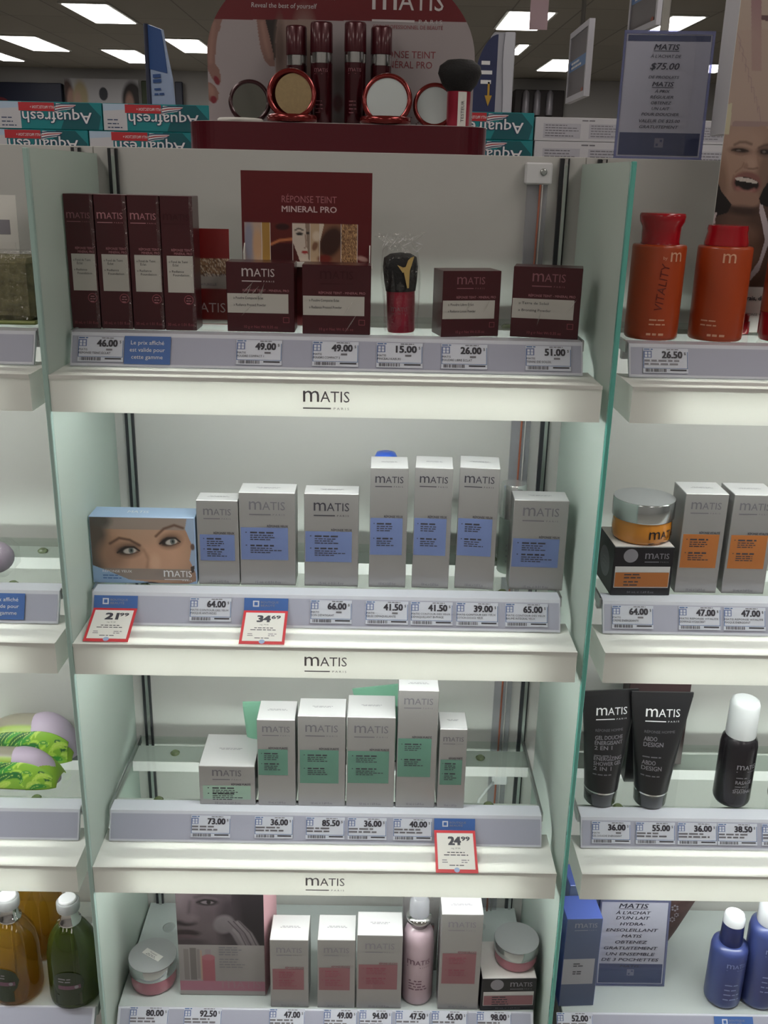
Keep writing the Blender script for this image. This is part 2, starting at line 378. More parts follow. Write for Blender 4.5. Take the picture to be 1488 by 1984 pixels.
# ================================================================== THE SHELVING
ZT = [ZC-.2245, ZC-.5676, ZC-.908]          # tops of the lit fascias
ZS = [ZC-.1850, ZC-.5266, ZC-.8666, ZC-1.20]  # product levels
BH = .0428; XO = -.004; HW = .3205
BAYS = [(-.6675, 'left'), (XO, 'centre'), (.6725, 'right')]
TILT = math.atan2(.017, .0375)
ordinal = ['top', 'second', 'third']
bayname = {'left': 'beside the green soap bags bay', 'centre': 'of the middle bay', 'right': 'of the bay with orange bottles'}
TUBEM = mat('fluorescent_tube', '#f3f9f4', .5, emit=TUBE)
def lit_shelf(xc, k, bay):
    zt, zs = ZT[k], ZS[k]
    t = empty('lit_shelf', f'{ordinal[k]} glass shelf with glowing white fascia {bayname[bay]}', 'shelf', (xc, 0, zt), group='lit glass shelves')
    z = zs-zt; b = .002
    fas = MB()
    # hollow opal fascia, open underneath and behind
    v = [(-HW, 0, -BH), (HW, 0, -BH), (HW, .085, -BH), (-HW, .085, -BH), (-HW, 0, 0), (HW, 0, 0), (HW, .085, 0), (-HW, .085, 0)]
    fas.add(v, [(4, 5, 6, 7), (0, 1, 5, 4), (1, 2, 6, 5), (3, 0, 4, 7)], OPAL)
    # thin raised bead along the top front edge and returns under the ends
    fas.box(-HW, HW, -.0015, .0015, -.0035, .0008, OPAL)
    f = fas.build('light_fascia', t)
    MB().lathe([(.0065, -.272), (.0065, .272)], TUBEM, 10).build('light_tube', f, (0, .030, -.0290), (0, R(90), 0))
    MB().box(-.300, .300, .022, .038, -.0085, -.0015, WHITE).build('tube_batten', f)
    if bay == 'centre':
        MB().logo(front(-.0016), 0.0, -.0245, .054, GREYINK).build('logo', f)
    rl = -HW+.0085; rr = HW-.0125
    MB().prism_x([(.097, z), (.072, z), (.0705, z-.0035), (.0545, .0012), (.060, .0012), (.077, z-.006), (.097, z-.006)], rl, rr, RAILM).build('price_rail', t)
    o = MB(); fr = flat((0, .0705, z-.0035), (1, 0, 0), np.array((0, .016, z-.0047))/np.hypot(.016, z-.0047)); L = np.hypot(.016, z-.0047)
    o.rect(fr, rl+.002, rr-.002, -L+.002, -.0008, POCKET, .0004); o.rect(fr, rl+.001, rr-.001, -L+.0005, -L+.0035, RAILM, .0012)
    o.build('label_strip', t)
    MB().box(rl, rr, .097, .268, z-.006, z, GLASS).build('glass_pane', t)
    MB().box(rl, rr, .099, .110, z-.024, z-.0065, WHITE).build('support_bar', t)
    MB().box(rl, rr, .205, .250, z-.024, z-.0065, WHITE).build('support_bar', t)
    for s in (-1, 1):
        x = rl-.0015 if s < 0 else rr+.0015
        MB().box(x-.0013, x+.0013, .076, .268, z-.012, z+.0015, STEEL).build('side_bracket', t)
    cup = clear('suction_cup_vinyl', '#d5dcb8', .10, .2, '#b9c49a', .40)
    for x in (-.25, .235):
        for y in (.104, .228):
            MB().lathe([(.0065, -.0065), (.0075, -.004), (.0045, -.0012)], cup, 16, (x, y, z-.0004)).build('suction_cup', t)
    return t
for xc, bay in BAYS:
    for k in range(3): lit_shelf(xc, k, bay)
# base decks with their own label rails
for xc, bay in BAYS:
    lab = {'left': 'glossy white base deck under the pump bottles', 'centre': 'glossy white base deck under the pink cartons', 'right': 'glossy white base deck under the blue bottles'}[bay]
    t = empty('base_deck', lab, 'shelf', (xc, 0, ZS[3]), group='base decks')
    gw = mat('gloss_white_deck', '#b2b9b8', .12, coat=.5)
    MB().box(-HW+.004, HW-.004, .0455, .272, -.018, 0, gw, .001).build('deck_board', t)
    MB().box(-HW+.004, HW-.004, .06, .27, -(ZS[3]-.1), -.0185, WHITE).build('plinth', t)
    MB().prism_x([(.0450, .0012), (.0430, .0022), (.0415, .0020), (.0125, -.0360), (.0185, -.0360), (.0450, -.0120)], -HW+.006, HW-.006, RAILM).build('price_rail', t)
    o = MB(); L = np.hypot(.029, .038); fr = flat((0, .0415, .0020), (1, 0, 0), np.array((0, .029, .038))/L)
    o.rect(fr, -HW+.01, HW-.01, -L+.002, -.001, POCKET, .0004); o.build('label_strip', t)
    spot = mat('vinyl_pad', '#9aa09f', .3)
    for x, y in ((-.272, .212), (.25, .225), (.27, .06)):
        MB().lathe([(.011, 0), (.011, .0007), (.009, .001)], spot, 20, (x, y, .0001)).build('vinyl_pad', t)
# glass dividers between the bays
GT = ZC+.022
for s, x0, x1 in ((-1, -.3305, -.3250), (1, .3250, .3305)):
    t = empty('glass_divider', 'tall frosted green glass divider beside the '+('maroon foundation cartons' if s < 0 else 'orange bottles'), 'divider', ((x0+x1)/2, 0, 0), group='frosted glass dividers')
    w = (x1-x0)/2
    MB().box(-w, w, .004, .272, .0, GT, FROST).build('glass_panel', t)
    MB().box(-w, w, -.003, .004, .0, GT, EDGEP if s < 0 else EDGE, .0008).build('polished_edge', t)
# back panels, one per bay, with a flat top ledge shared with the next aisle
WT = ZC+.031
for xc, bay, x0, x1 in ((-.66, 'left', -1.0, -.3305), (0, 'centre', -.3300, .3300), (.66, 'right', .3305, 1.0)):
    lab = {'left': 'white back panel behind the soap bags', 'centre': 'white back panel of the middle bay below the tester tray', 'right': 'white back panel behind the orange bottles'}[bay]
    tag(MB().box(x0, x1, .275, .293, 0, WT, PANELW, .0008).build('display_panel'), lab, 'panel', 'back panels')
tag(MB().box(-1.0, 1.0, .2935, .56, WT-.03, WT-.0004, WHITE, .001).build('ledge'), 'white ledge along the top of the shelving carrying the tester tray', 'ledge')
tag(MB().box(-1.0, 1.0, .56, .575, 0, WT-.031, WHITE).build('closing_panel'), 'white rear panel closing the back of the shelving', 'panel')
# slotted metal uprights at the corners
for x, lab in ((-.3035, 'chrome slotted upright behind the maroon foundation cartons'), (.3015, 'chrome slotted upright beside the clear cable raceway'),
               (-.352, 'chrome slotted upright behind the olive sponge block'), (.352, 'chrome slotted upright behind the first orange bottle')):
    t = empty('slotted_upright', lab, 'upright', (x, .275, 0), group='slotted uprights')
    MB().box(-.0065, -.0015, -.006, -.0005, 0, WT-.002, DARKMETAL).build('slot', t)
    MB().box(-.0015, .0035, -.009, -.0005, 0, WT-.002, CHROME, .0006).build('chrome_bar', t)
    MB().box(.0035, .006, -.006, -.0005, 0, WT-.002, DARKMETAL).build('slot', t)
# cable raceway on the back panel
t = empty('cable_raceway', 'clear cable raceway with brown wire down the back panel', 'raceway', (.266, .275, 0))
MB().box(-.0135, .0135, -.010, -.0006, .05, WT-.036, clear('raceway_plastic', '#f3f3f6', .06, .1, '#dcdce2', .25)).build('channel', t)
cp = MB().box(-.018, .018, -.014, -.0006, WT-.036, WT-.008, mat('white_plastic', '#cfcfd2', .35), .002).build('end_cap', t)
MB().lathe([(.0045, 0), (.0045, .0015), (.003, .0022)], STEEL, 16).build('screw', cp, (.006, -.014, WT-.02), (R(90), 0, 0))
MB().tube([(.003, -.0125, WT-.036), (.0, -.0125, ZC-.3), (-.002, -.0125, ZC-.7), (-.003, -.0125, .3)], .0014, mat('brown_wire', '#8a4a34', .5)).build('wire', t)
MB().tube([(.006, -.012, WT-.036), (.005, -.012, ZC-.5), (.004, -.012, .3)], .0009, mat('grey_wire', '#b5b2ae', .5)).build('wire', t)
# power plugs and cords under the shelves
for z, lab, lo in ((ZS[2]-.055, 'white power plug with cord seen through the third glass shelf', 1), (ZS[3]+.19, 'white power plug above the pink cream jar', 0)):
    t = empty('power_plug', lab, 'plug', (.268, .262, z), group='power plugs')
    MB().box(-.012, .012, -.016, .002, -.013, .013, mat('white_plastic', '#cfcfd2', .35), .002).build('plug_body', t)
    MB().tube([(-.010, -.014, -.008), (-.02, -.02, -.016), (-.034, -.03, -.03), (-.045, -.05, -.05), (-.05, -.06, -.09)], .0022, mat('white_plastic', '#cfcfd2', .35)).build('cord', t)

# ================================================================== PRICE TAGS
def rail_frame(k):
    """a point on shelf k's label strip: (p0, normal)"""
    if k < 3:
        zs, zt = ZS[k], ZT[k]; p0 = np.array((0, .0705, zs-.0035)); d = np.array((0, .016, zs-zt-.0047))
    else:
        p0 = np.array((0, .0415, ZS[3]+.0020)); d = np.array((0, .029, .038))
    d = d/np.linalg.norm(d); n = np.cross((1, 0, 0), d); return p0, d, n
def price_tag(k, uL, uR, v, price, l1, l2, label, narrow=False):
    p0, d, n = rail_frame(k); a = at(uL, v, pl=(p0, n)); b = at(uR, v+.022*(uR-uL), pl=(p0, n)); w = b[0]-a[0]; h = .0305
    tilt = math.atan2(d[1], d[2]); top = p0-d*(.0022 if k < 3 else -.0015)+n*.0016
    o = MB(); fr = front(0)
    o.box(-w/2, w/2, 0, .0006, -h, 0, TAGP)
    o.rect(fr, -w/2+.0004, -w/2+.0012, -h+.006, -.0035, TAGBLUE); o.rect(fr, w/2-.0012, w/2-.0005, -h+.006, -.004, TAGBLUE)
    o.rect(fr, -w/2+.0004, w/2-.0004, -h+.0055, -h+.0061, TAGBLUE)
    o.lines(fr, -w/2+.001, -.0008, w*.2, 1, .0012, TAGBLUE, seed=2); o.lines(fr, w*.02, -.0008, w*.42, 1, .001, GREYINK, seed=3)
    o.rect(fr, -w/2+.0008, -w/2+.0105, -.0118, -.0032, BLUEP, .0003)
    for i in range(4): o.rect(fr, -w/2+.002+(i % 2)*.0042, -w/2+.005+(i % 2)*.0042, -.0075-(i//2)*.0036, -.0045-(i//2)*.0036, TAGP, .0005)
    o.text(fr, price, w/2-.0075, -.0118, .0086, INK, w=w*.44, al='r', bold=.03); o.text(fr, '$', w/2-.005, -.0075, .0035, INK)
    if l2:
        o.text(fr, l1, -w/2+.0012, -.0170, .0026, INK, w=min(w*.30, .0026*.8*len(l1)) if len(l1) < 8 else w*.92)
        o.text(fr, l2, -w/2+.0012, -.0212, .0028, INK, w=min(w*.92, .0028*.72*len(l2)))
        if len(l1) < 8: o.lines(fr, w*.12, -.0145, w*.16, 1, .0022, GREYINK, seed=5)
    else: o.lines(fr, -w/2+.0015, -.0142, w*.86, 2, .0022, GREYINK, .0042, seed=int(price[:2]))
    o.rect(fr, -w/2, w*.06, -h, -h+.0056, TAGP, .0002); o.bars(fr, -w/2+.003, -h+.0012, w*.46, .004, INK, seed=int(price[:2])); o.rect(fr, w*.1, w*.46, -h+.0028, -h+.0046, INK, .0004)
    r = o.build('price_tag', None, ((a[0]+b[0])/2, top[1], top[2]), (-tilt, 0, 0))
    return tag(r, label, 'price tag', 'price tags on the shelf rails')
M_ = 'MATIS'
for a in [
    (0, 153, 241, 651, '46.00', M_, 'RÉPONSE TEINT ÉCLAT', 'price tag reading 46.00 below the tall maroon cartons'),
    (0, 459, 547, 656, '49.00', M_, 'POUDRE COMPACT 1', 'price tag reading 49.00 under the shrink-wrapped maroon box'),
    (0, 606, 695, 658, '49.00', M_, 'POUDRE COMPACT 2', 'price tag reading 49.00 beside the 15.00 tag'),
    (0, 730, 819, 661, '15.00', M_, 'PINCEAU KABUKI', 'price tag reading 15.00 under the bagged black brush'),
    (0, 855, 944, 663, '26.00', M_, 'POUDRE LIBRE ÉCLAT', 'price tag reading 26.00 under the turned maroon box'),
    (0, 1018, 1106, 666, '51.00', M_, 'TERRE DE SOLEIL', 'price tag reading 51.00 at the end of the top rail'),
    (1, 369, 449, 1154, '64.00', 'MATIS CONTOUR DES YEUX', 'MASQUE ANTI-RIDES', 'price tag reading 64.00 between the two red-bordered offers'),
    (1, 602, 682, 1160, '66.00', M_, 'SOIN DÉFATIGANT', 'price tag reading 66.00 under a silver and blue carton'),
    (1, 709, 791, 1163, '41.50', M_, 'GELÉE DÉMAQUILLANTE', 'price tag reading 41.50 next to the 66.00 tag'),
    (1, 796, 877, 1164, '41.50', 'MATIS CONTOUR DES YEUX', 'DÉMAQUILLANT BI-PHASE', 'price tag reading 41.50 next to the 39.00 tag'),
    (1, 884, 965, 1166, '39.00', 'MATIS CONTOUR DES YEUX', 'LOTION DOUCE YEUX', 'price tag reading 39.00 beside the 65.00 tag'),
    (1, 979, 1061, 1168, '65.00', 'MATIS CONTOUR DES YEUX', 'BAUME INTÉGRAL YEUX', 'price tag reading 65.00 at the end of the second rail'),
    (2, 371, 447, 1585, '73.00', 'MATIS REPONSE PURETE', '', 'price tag reading 73.00 below the low wide carton'),
    (2, 494, 568, 1588, '36.00', 'MATIS REPONSE PURETE', '', 'price tag reading 36.00 between the 73.00 and 85.50 tags'),
    (2, 593, 668, 1589, '85.50', M_, '', 'price tag reading 85.50 on the third rail'),
    (2, 674, 749, 1591, '36.00', 'MATIS REPONSE PURETE', '', 'price tag reading 36.00 between the 85.50 and 40.00 tags'),
    (2, 762, 837, 1593, '40.00', 'MATIS REPONSE PURETE', '', 'price tag reading 40.00 beside the 24.99 offer'),
    (3, 252, 327, 1960, '80.00', M_, '', 'price tag reading 80.00 below the pink jar with a lid sticker'),
    (3, 357, 430, 1961, '92.50', M_, '', 'price tag reading 92.50 below the black and white portrait card'),
    (3, 522, 591, 1964, '47.00', M_, '', 'price tag reading 47.00 below the first pink-panel carton'),
    (3, 627, 692, 1965, '49.00', M_, '', 'price tag reading 49.00 on the base rail'),
    (3, 696, 760, 1966, '94.00', M_, '', 'price tag reading 94.00 on the base rail'),
    (3, 766, 833, 1966, '47.50', M_, '', 'price tag reading 47.50 below the pink pump bottle'),
    (3, 836, 905, 1967, '45.00', M_, '', 'price tag reading 45.00 below the tallest pink-panel carton'),
    (3, 923, 990, 1968, '98.00', M_, '', 'price tag reading 98.00 below the jar on its black box'),
    (0, 1245, 1332, 669, '26.50', M_, '', 'price tag reading 26.50 under the first orange bottle'),
    (1, 1185, 1265, 1174, '64.00', M_, 'CREME ENERGISANTE', 'price tag reading 64.00 below the amber jar'),
    (1, 1314, 1395, 1177, '47.00', 'MATIS REPONSE VITALITE', 'GOMMAGE HYDRATANT', 'price tag reading 47.00 next to the 64.00 tag of the amber jar'),
    (1, 1401, 1482, 1179, '47.00', 'MATIS REPONSE VITALITE', 'MASQUE ENERGISANT', 'price tag reading 47.00 beside the picture edge on the second rail'),
    (2, 1146, 1221, 1602, '36.00', M_, 'GEL DOUCHE ENERGISANT', 'price tag reading 36.00 below the first black tube'),
    (2, 1231, 1307, 1603, '55.00', M_, '', 'price tag reading 55.00 below the black tubes'),
    (2, 1312, 1388, 1604, '36.00', M_, '', 'price tag reading 36.00 next to the 38.50 tag'),
    (2, 1390, 1466, 1605, '38.50', M_, '', 'price tag reading 38.50 below the shaving foam can'),
    (2, 1475, 1550, 1606, '38.50', M_, '', 'price tag cut by the picture edge after the 38.50 tag'),
    (3, 1078, 1148, 1971, '52.00', M_, '', 'price tag reading 52.00 below the dark blue carton')]: price_tag(*a)
def notice(k, uL, uR, v, label):
    p0, d, n = rail_frame(k); a = at(uL, v, pl=(p0, n)); b = at(uR, v+.022*(uR-uL), pl=(p0, n)); w = b[0]-a[0]; h = .0345; top = p0-d*.0005+n*.0022
    o = MB(); fr = front(0); o.box(-w/2, w/2, 0, .0005, -h, 0, NOTICE)
    for i, s in enumerate(('Le prix affiché', 'est valide pour', 'cette gamme')): o.text(fr, s, 0, -.0105-i*.0088, .0052, LENS, w=w*(.72, .76, .68)[i], al='c')
    return tag(o.build('notice_card', None, ((a[0]+b[0])/2, top[1], top[2]), (-math.atan2(d[1], d[2]), 0, 0)), label, 'notice card', 'blue notice cards')
notice(0, 243, 332, 650, 'blue French notice card beside the 46.00 tag')
notice(1, -40, 50, 1148, 'blue French notice card cut by the picture edge on the soap bay rail')
def offer(k, uL, uR, v, price, cents, label, foot, drop):
    """promotional card: blue head in the rail, red-bordered sheet sloping out over the fascia"""
    p0, d, n = rail_frame(k); a = at(uL, v, pl=(p0, n)); b = at(uR, v+.022*(uR-uL), pl=(p0, n)); w = b[0]-a[0]; xm = (a[0]+b[0])/2
    top = p0-d*.001+n*.0024; t = empty('offer_card', label, 'offer card', (xm, top[1], top[2]), group='red-bordered offer cards')
    hh = .0165; o = MB(); o.box(-w/2, w/2, 0, .0005, -hh, 0, NOTICE); fr = front(0)
    o.rect(fr, -w*.30, -w*.16, -.0115, -.0035, TAGP); o.rect(fr, -w*.27, -w*.19, -.0098, -.0052, NOTICE, .0004)
    o.text(fr, 'BOUTIQUE', -w*.12, -.0068, .0028, FAINTINK, w=w*.40); o.text(fr, 'BEAUTÉ', -w*.12, -.0112, .0028, FAINTINK, w=w*.32)
    o.build('blue_header', t, (0, 0, 0), (-math.atan2(d[1], d[2]), 0, 0))
    # sheet from the foot of the header down to the fascia's front edge
    y0, z0 = top[1]-d[1]*hh, top[2]-d[2]*hh; dy, dz = drop[0]-y0, drop[1]-z0; L = math.hypot(dy, dz)
    s = MB(); fr = flat((0, 0, 0), (1, 0, 0), np.array((0, -dy, -dz))/L)
    s.slab(fr, [(-w/2, -L), (w/2, -L), (w/2, 0), (-w/2, 0)], .0005, REDP)
    s.rect(fr, -w*.44, w*.44, -L*.92, -L*.07, PAPER, .0003)
    s.text(fr, price, -w*.02, -L*.35, L*.2, INK, w=w*.28, al='c', bold=.04); s.text(fr, cents, w*.15, -L*.25, L*.1, INK, w=w*.2, bold=.03)
    s.text(fr, foot, 0, -L*.45, L*.035, INK, al='c'); s.lines(fr, 0, -L*.52, w*.6, 2, L*.022, INK, L*.06, seed=4, al='c')
    s.lines(fr, -w*.34, -L*.70, w*.16, 2, L*.02, GREYINK, L*.05, seed=5); s.lines(fr, w*.12, -L*.70, w*.2, 2, L*.02, GREYINK, L*.05, seed=6); s.lines(fr, 0, -L*.82, w*.5, 1, L*.02, INK, seed=8, al='c')
    s.disc(fr, 0, -L*.935, w*.065, w*.065, mat('offer_seal', '#8f9fc0', .5), .0005)
    s.build('price_sheet', t, (0, y0-top[1], z0-top[2]))
    return t
offer(1, 184, 268, 1148, '21', '99', 'red-bordered offer reading 21.99 below the eyes box', 'reg. 41.50', (.004, ZT[1]+.0022))
offer(1, 474, 559, 1157, '34', '69', 'red-bordered offer reading 34.69 between price tags', 'reg. 74.00', (.004, ZT[1]+.0022))
offer(2, 841, 920, 1594, '24', '99', 'red-bordered offer reading 24.99 below the small green carton', 'reg. 37.00', (-.003, ZT[2]+.001))
offer(3, 1382, 1457, 1967, '24', '99', 'offer card with blue head on the base rail below the blue bottles', '', (-.045, ZS[3]-.055))

# ================================================================== CARTONS
def span(uL, uR, v, Y):
    a = at(uL, v, Y=Y); b = at(uR, v, Y=Y); return a[0], b[0]
def carton(name, cat, label, group, xs, Y, zs, h, dep, body, yaw=0., lid=None, draw=None, panel=None, logo=None, top=None):
    """printed carton, origin at the middle of its bottom front edge. panel = (x0,x1,z0,z1 as fractions, material, rows)"""
    w = xs[1]-xs[0]; o = MB(); o.box(-w/2, w/2, 0, dep, 0, h, body, .0006)
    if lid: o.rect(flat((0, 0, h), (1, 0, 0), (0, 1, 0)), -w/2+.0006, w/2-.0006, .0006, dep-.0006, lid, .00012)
    fr = front(0)
    if top:
        ft = flat((0, 0, h), (1, 0, 0), (0, 1, 0)); o.lines(ft, 0, dep*.55, w*.55, 2, .0012, FAINTINK, .0026, seed=9, al='c')
    if draw: draw(o, fr, w, h, dep)
    r = tag(o.build(name, None, ((xs[0]+xs[1])/2, Y, zs+.0002), (0, 0, R(yaw))), label, cat, group)
    if panel:
        x0, x1, z0, z1, M, rows, ink = panel; p = MB()
        p.rect(fr, -w/2+x0*w, -w/2+x1*w, z0*h, z1*h, M, .0002); ph = (z1-z0)*h; pw = (x1-x0)*w
        hd = .0022
        for g in range(2):
            b = z1*h-ph*(.13+g*.40); p.lines(fr, -w/2+x0*w+pw*.2, b, pw*.72, 1, hd, ink, seed=3+g); p.lines(fr, -w/2+x0*w+pw*.2, b-.0042, pw*.66, rows, .0013, ink, .0030, seed=7+g)
            p.rect(fr, -w/2+x0*w+pw*.10, -w/2+x0*w+pw*.13, b-hd*.7, b-hd*.1, ink, .0004)
        p.build('colour_panel', r)
    if logo:
        z, lw, M, cx = logo; MB().logo(fr, cx*w, z*h, lw*w, M, paris=True).build('logo', r)
    return r
Y1, Y2, Y3, Y4 = .101, .103, .103, .048
# --- top shelf: four tall maroon cartons in film
def found(o, fr, w, h, dep):
    o.text(fr, 'RÉPONSE TEINT', w*.44, h*.598, .0030, ROSE, w=w*.64, al='r'); o.text(fr, 'MINERAL PRO', w*.44, h*.572, .0030, ROSE, w=w*.56, al='r')
    o.disc(fr, w*.28, h*.235, .0058, .0058, mat('maroon_seal', '#8c4650', .4)); o.disc(fr, w*.28, h*.235, .0049, .0049, MAROON, .0003)
    o.lines(fr, w*.28, h*.25, .007, 3, .0009, ROSE, .003, al='c'); o.text(fr, '30 mL ℮ 1.01 fl.oz', 0, h*.035, .0036, mat('maroon_seal', '#8c4650', .4), w=w*.84, al='c')
fx = [at(u, 636, Y=Y1)[0] for u in (138, 197, 259, 321, 383)]
fx[0] = max(fx[0], -.3235)
fl = ['maroon foundation carton against the frosted glass divider', 'second tall maroon carton from the glass divider, with a creased film edge',
      'tall maroon carton in torn film, between two of its kind', 'tall maroon carton with unlit dark logo, at the open end of its row']
for i in range(4):
    c = carton('foundation_carton', 'carton', fl[i], 'tall maroon cartons', (fx[i]+.0006, fx[i+1]-.0006), Y1-.002*(i == 3), ZS[0], .1585, .042, MAROON, 0, draw=found,
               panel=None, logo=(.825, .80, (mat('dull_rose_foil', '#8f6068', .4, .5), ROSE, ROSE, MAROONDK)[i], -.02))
    w = fx[i+1]-fx[i]-.0012; p = MB(); fr = front(0); p.rect(fr, -w*.36, w*.46, .1585*.29, .1585*.565, LABELP)
    p.text(fr, '» Fond de Teint', -w*.3, .1585*.512, .0028, INK, w=w*.6); p.text(fr, 'Éclat', -w*.18, .1585*.487, .0028, INK); p.text(fr, '» Radiance', -w*.3, .1585*.440, .0028, INK, w=w*.46); p.text(fr, 'Foundation', -w*.18, .1585*.413, .0028, INK, w=w*.5)
    p.build('white_label', c)
    # loose film standing off the carton's edge
    f = MB(); q = random.Random(i); pts = [(w/2-.004+q.uniform(-.001, .001), -.0008-q.uniform(0, .0012), z*.1585/8) for z in range(9)]
    pts2 = [(w/2+.0001, -.0004, z*.1585/8) for z in range(9)]
    f.add(pts+pts2, [(k, 9+k, 10+k, k+1) for k in range(8)], FILM); f.build('film_wrap', c)
# --- square maroon powder boxes
def powder(l1, l2, logo_m, film):
    def d(o, fr, w, h, dep):
        o.text(fr, 'RÉPONSE TEINT - MINERAL PRO', w*.42, h*.585, .0030, ROSE, w=w*.68, al='r'); o.text(fr, '10 g ℮ Net Wt 0.35 oz', 0, h*.055, .0034, mat('maroon_seal', '#8c4650', .4), w=w*.5, al='c')
        o.frame(fr, w*.33, w*.42, h*.14, h*.22, .0006, mat('maroon_seal', '#8c4650', .4))
    return d
pb = [((441, 571), 640, .0838, 0, 'shrink-wrapped maroon powder box with bright silver logo', ROSE, ('» Poudre Compacte Éclat', '» Radiance Pressed Powder'), .101, mat('bright_foil', '#d9cfd0', .3, .6), -.03),
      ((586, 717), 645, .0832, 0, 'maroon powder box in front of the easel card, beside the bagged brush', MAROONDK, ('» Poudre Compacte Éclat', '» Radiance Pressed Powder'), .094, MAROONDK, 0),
      ((852, 968), 650, .0795, 13, 'turned maroon powder box showing its side, above the 26.00 tag', ROSE, ('» Poudre Libre Éclat', '» Radiance Loose Powder'), .098, mat('dull_rose_foil', '#8f6068', .4, .5), -.02),
      ((988, 1118), 652, .0855, -11, 'maroon powder box in front of the clear cable raceway', ROSE, ('» Terre de Soleil', '» Bronzing Powder'), .098, mat('dull_rose_foil', '#8f6068', .4, .5), .02)]
for (uu, v, h, yaw, lab, lm, (a, b), Y, foil, cx) in pb:
    xs = span(uu[0], uu[1], v, Y); w = xs[1]-xs[0]
    c = carton('powder_box', 'carton', lab, 'square maroon powder boxes', xs, Y, ZS[0], h, .042, MAROON, yaw, draw=powder(a, b, lm, 0), logo=(.80, .48, foil, cx))
    p = MB(); fr = front(0); p.rect(fr, -w*.49, w*.41, h*.275, h*.555, LABELP); p.text(fr, a, -w*.40, h*.475, .0032, INK, w=w*.44); p.text(fr, b, -w*.40, h*.375, .0032, INK, w=w*.48); p.build('white_label', c)
    f = MB(); q = random.Random(int(uu[0]))
    for _ in range(7 if 'shrink' in lab else 2):                      # wrinkles of the cellophane
        x, z = q.uniform(-.3, .4)*w, q.uniform(.1, .7)*h; l = q.uniform(.01, .03); an = R(q.uniform(45, 80)); dx, dz = math.cos(an)*l/2, math.sin(an)*l/2
        f.add([(x-dx, -.0006, z-dz), (x+.0009, -.0016, z), (x+dx, -.0006, z+dz), (x-.0009, -.0012, z)], [(0, 1, 2, 3)], clear('film_wrinkle', '#ffffff', .35, .2, '#e8d8c8', .15))
    f.build('film_wrap', c)
# --- second shelf: silver cartons with blue panels
def silver(o, fr, w, h, dep):
    o.text(fr, o.ml, 0, h*.025, .0036, GREYINK, w=w*.48, al='c'); o.text(fr, o.rng, w*.40, o.pz*h+.0012, .0032, INK, w=w*.46, al='r')
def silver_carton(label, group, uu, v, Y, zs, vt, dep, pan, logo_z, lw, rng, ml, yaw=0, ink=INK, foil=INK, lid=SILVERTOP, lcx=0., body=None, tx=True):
    xs = span(uu[0], uu[1], v, Y); h = at((uu[0]+uu[1])/2, vt, Y=Y)[2]-zs
    def dr(o, fr, w, h, dep):
        if tx: o.text(fr, ml, 0, h*.022, .0036, GREYINK, w=w*.46, al='c')
        o.text(fr, rng, -w/2+pan[1]*w, pan[3]*h+.0008, .0032, ink, w=w*min(.5, .024/w*1.15), al='r', bold=.01)
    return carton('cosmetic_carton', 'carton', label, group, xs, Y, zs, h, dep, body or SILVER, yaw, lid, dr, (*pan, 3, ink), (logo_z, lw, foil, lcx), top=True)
g = 'silver cartons with blue panels'
B = [('small silver carton with blue panel, touching the eyes box', (386, 465), 1133, 970, .033, (.06, .90, .29, .60, BLUEP), .83, .66, '15 mL ℮ 0.51 fl.oz', 0, GREYINK),
     ('wide silver carton with blue panel above the 34.69 offer', (467, 573), 1135, 955, .041, (.02, .87, .28, .63, BLUEP), .82, .64, '15 mL ℮ 0.51 fl.oz', 0, GREYINK),
     ('silver carton with blue panel and dark logo above the 66.00 tag', (590, 693), 1137, 957, .036, (.02, .88, .27, .60, BLUEP), .82, .65, '15 mL ℮ 0.51 fl.oz', 0, INK),
     ('tall silver carton hiding the blue-capped bottle', (714, 785), 1138, 907, .055, (.02, .88, .28, .59, BLUEP), .88, .74, '150 mL ℮ 5.07 fl.oz', 0, INK),
     ('tall silver carton standing between two of its height', (797, 868), 1140, 907, .057, (.02, .88, .28, .59, BLUEP), .88, .74, '150 mL ℮ 5.07 fl.oz', -3, INK),
     ('tall silver carton beside the clear pump bottle', (880, 955), 1143, 907, .057, (.02, .88, .28, .59, BLUEP), .88, .74, '150 mL ℮ 5.07 fl.oz', -5, INK),
     ('silver carton with blue panel in front of the clear pump bottle', (985, 1088), 1147, 970, .041, (.02, .88, .26, .58, BLUEP), .83, .66, '15 mL ℮ 0.51 fl.oz', -2, GREYINK)]
for lab, uu, v, vt, dep, pan, lz, lw, ml, yaw, foil in B:
    silver_carton(lab, g, uu, v, Y2, ZS[1], vt, dep, pan, lz, lw, 'RÉPONSE YEUX', ml, yaw, foil=foil)
# --- third shelf: green panels
g = 'silver cartons with green panels'
G = [('low wide carton with pale green panel above the 73.00 tag', (388, 495), 1560, 1485, .085, (.06, .92, .14, .50, PALEGREEN), .75, .52, .0),
     ('narrow silver carton with green panel touching the low wide carton', (501, 573), 1560, 1395, .053, (.02, .80, .36, .66, GREENP), .86, .72, 0),
     ('silver carton with green panel above the 85.50 tag', (578, 668), 1563, 1388, .050, (.04, .86, .26, .63, GREENP), .83, .68, 0),
     ('silver carton with green panel in front of the pale green tube', (671, 762), 1565, 1390, .062, (.02, .88, .27, .63, GREENP), .83, .70, 0),
     ('tallest silver carton with green panel', (766, 841), 1568, 1338, .040, (.02, .86, .27, .60, GREENP), .885, .72, 0),
     ('smallest silver carton with green panel, at the end of the row', (846, 898), 1566, 1413, .047, (.06, .86, .30, .62, GREENP), .85, .74, 0)]
for lab, uu, v, vt, dep, pan, lz, lw, yaw in G:
    silver_carton(lab, g, uu, v, Y3-.015, ZS[2], vt, dep, pan, lz, lw, 'RÉPONSE PURETÉ', '50 mL ℮ 1.69 fl.oz', yaw, foil=GREYINK)
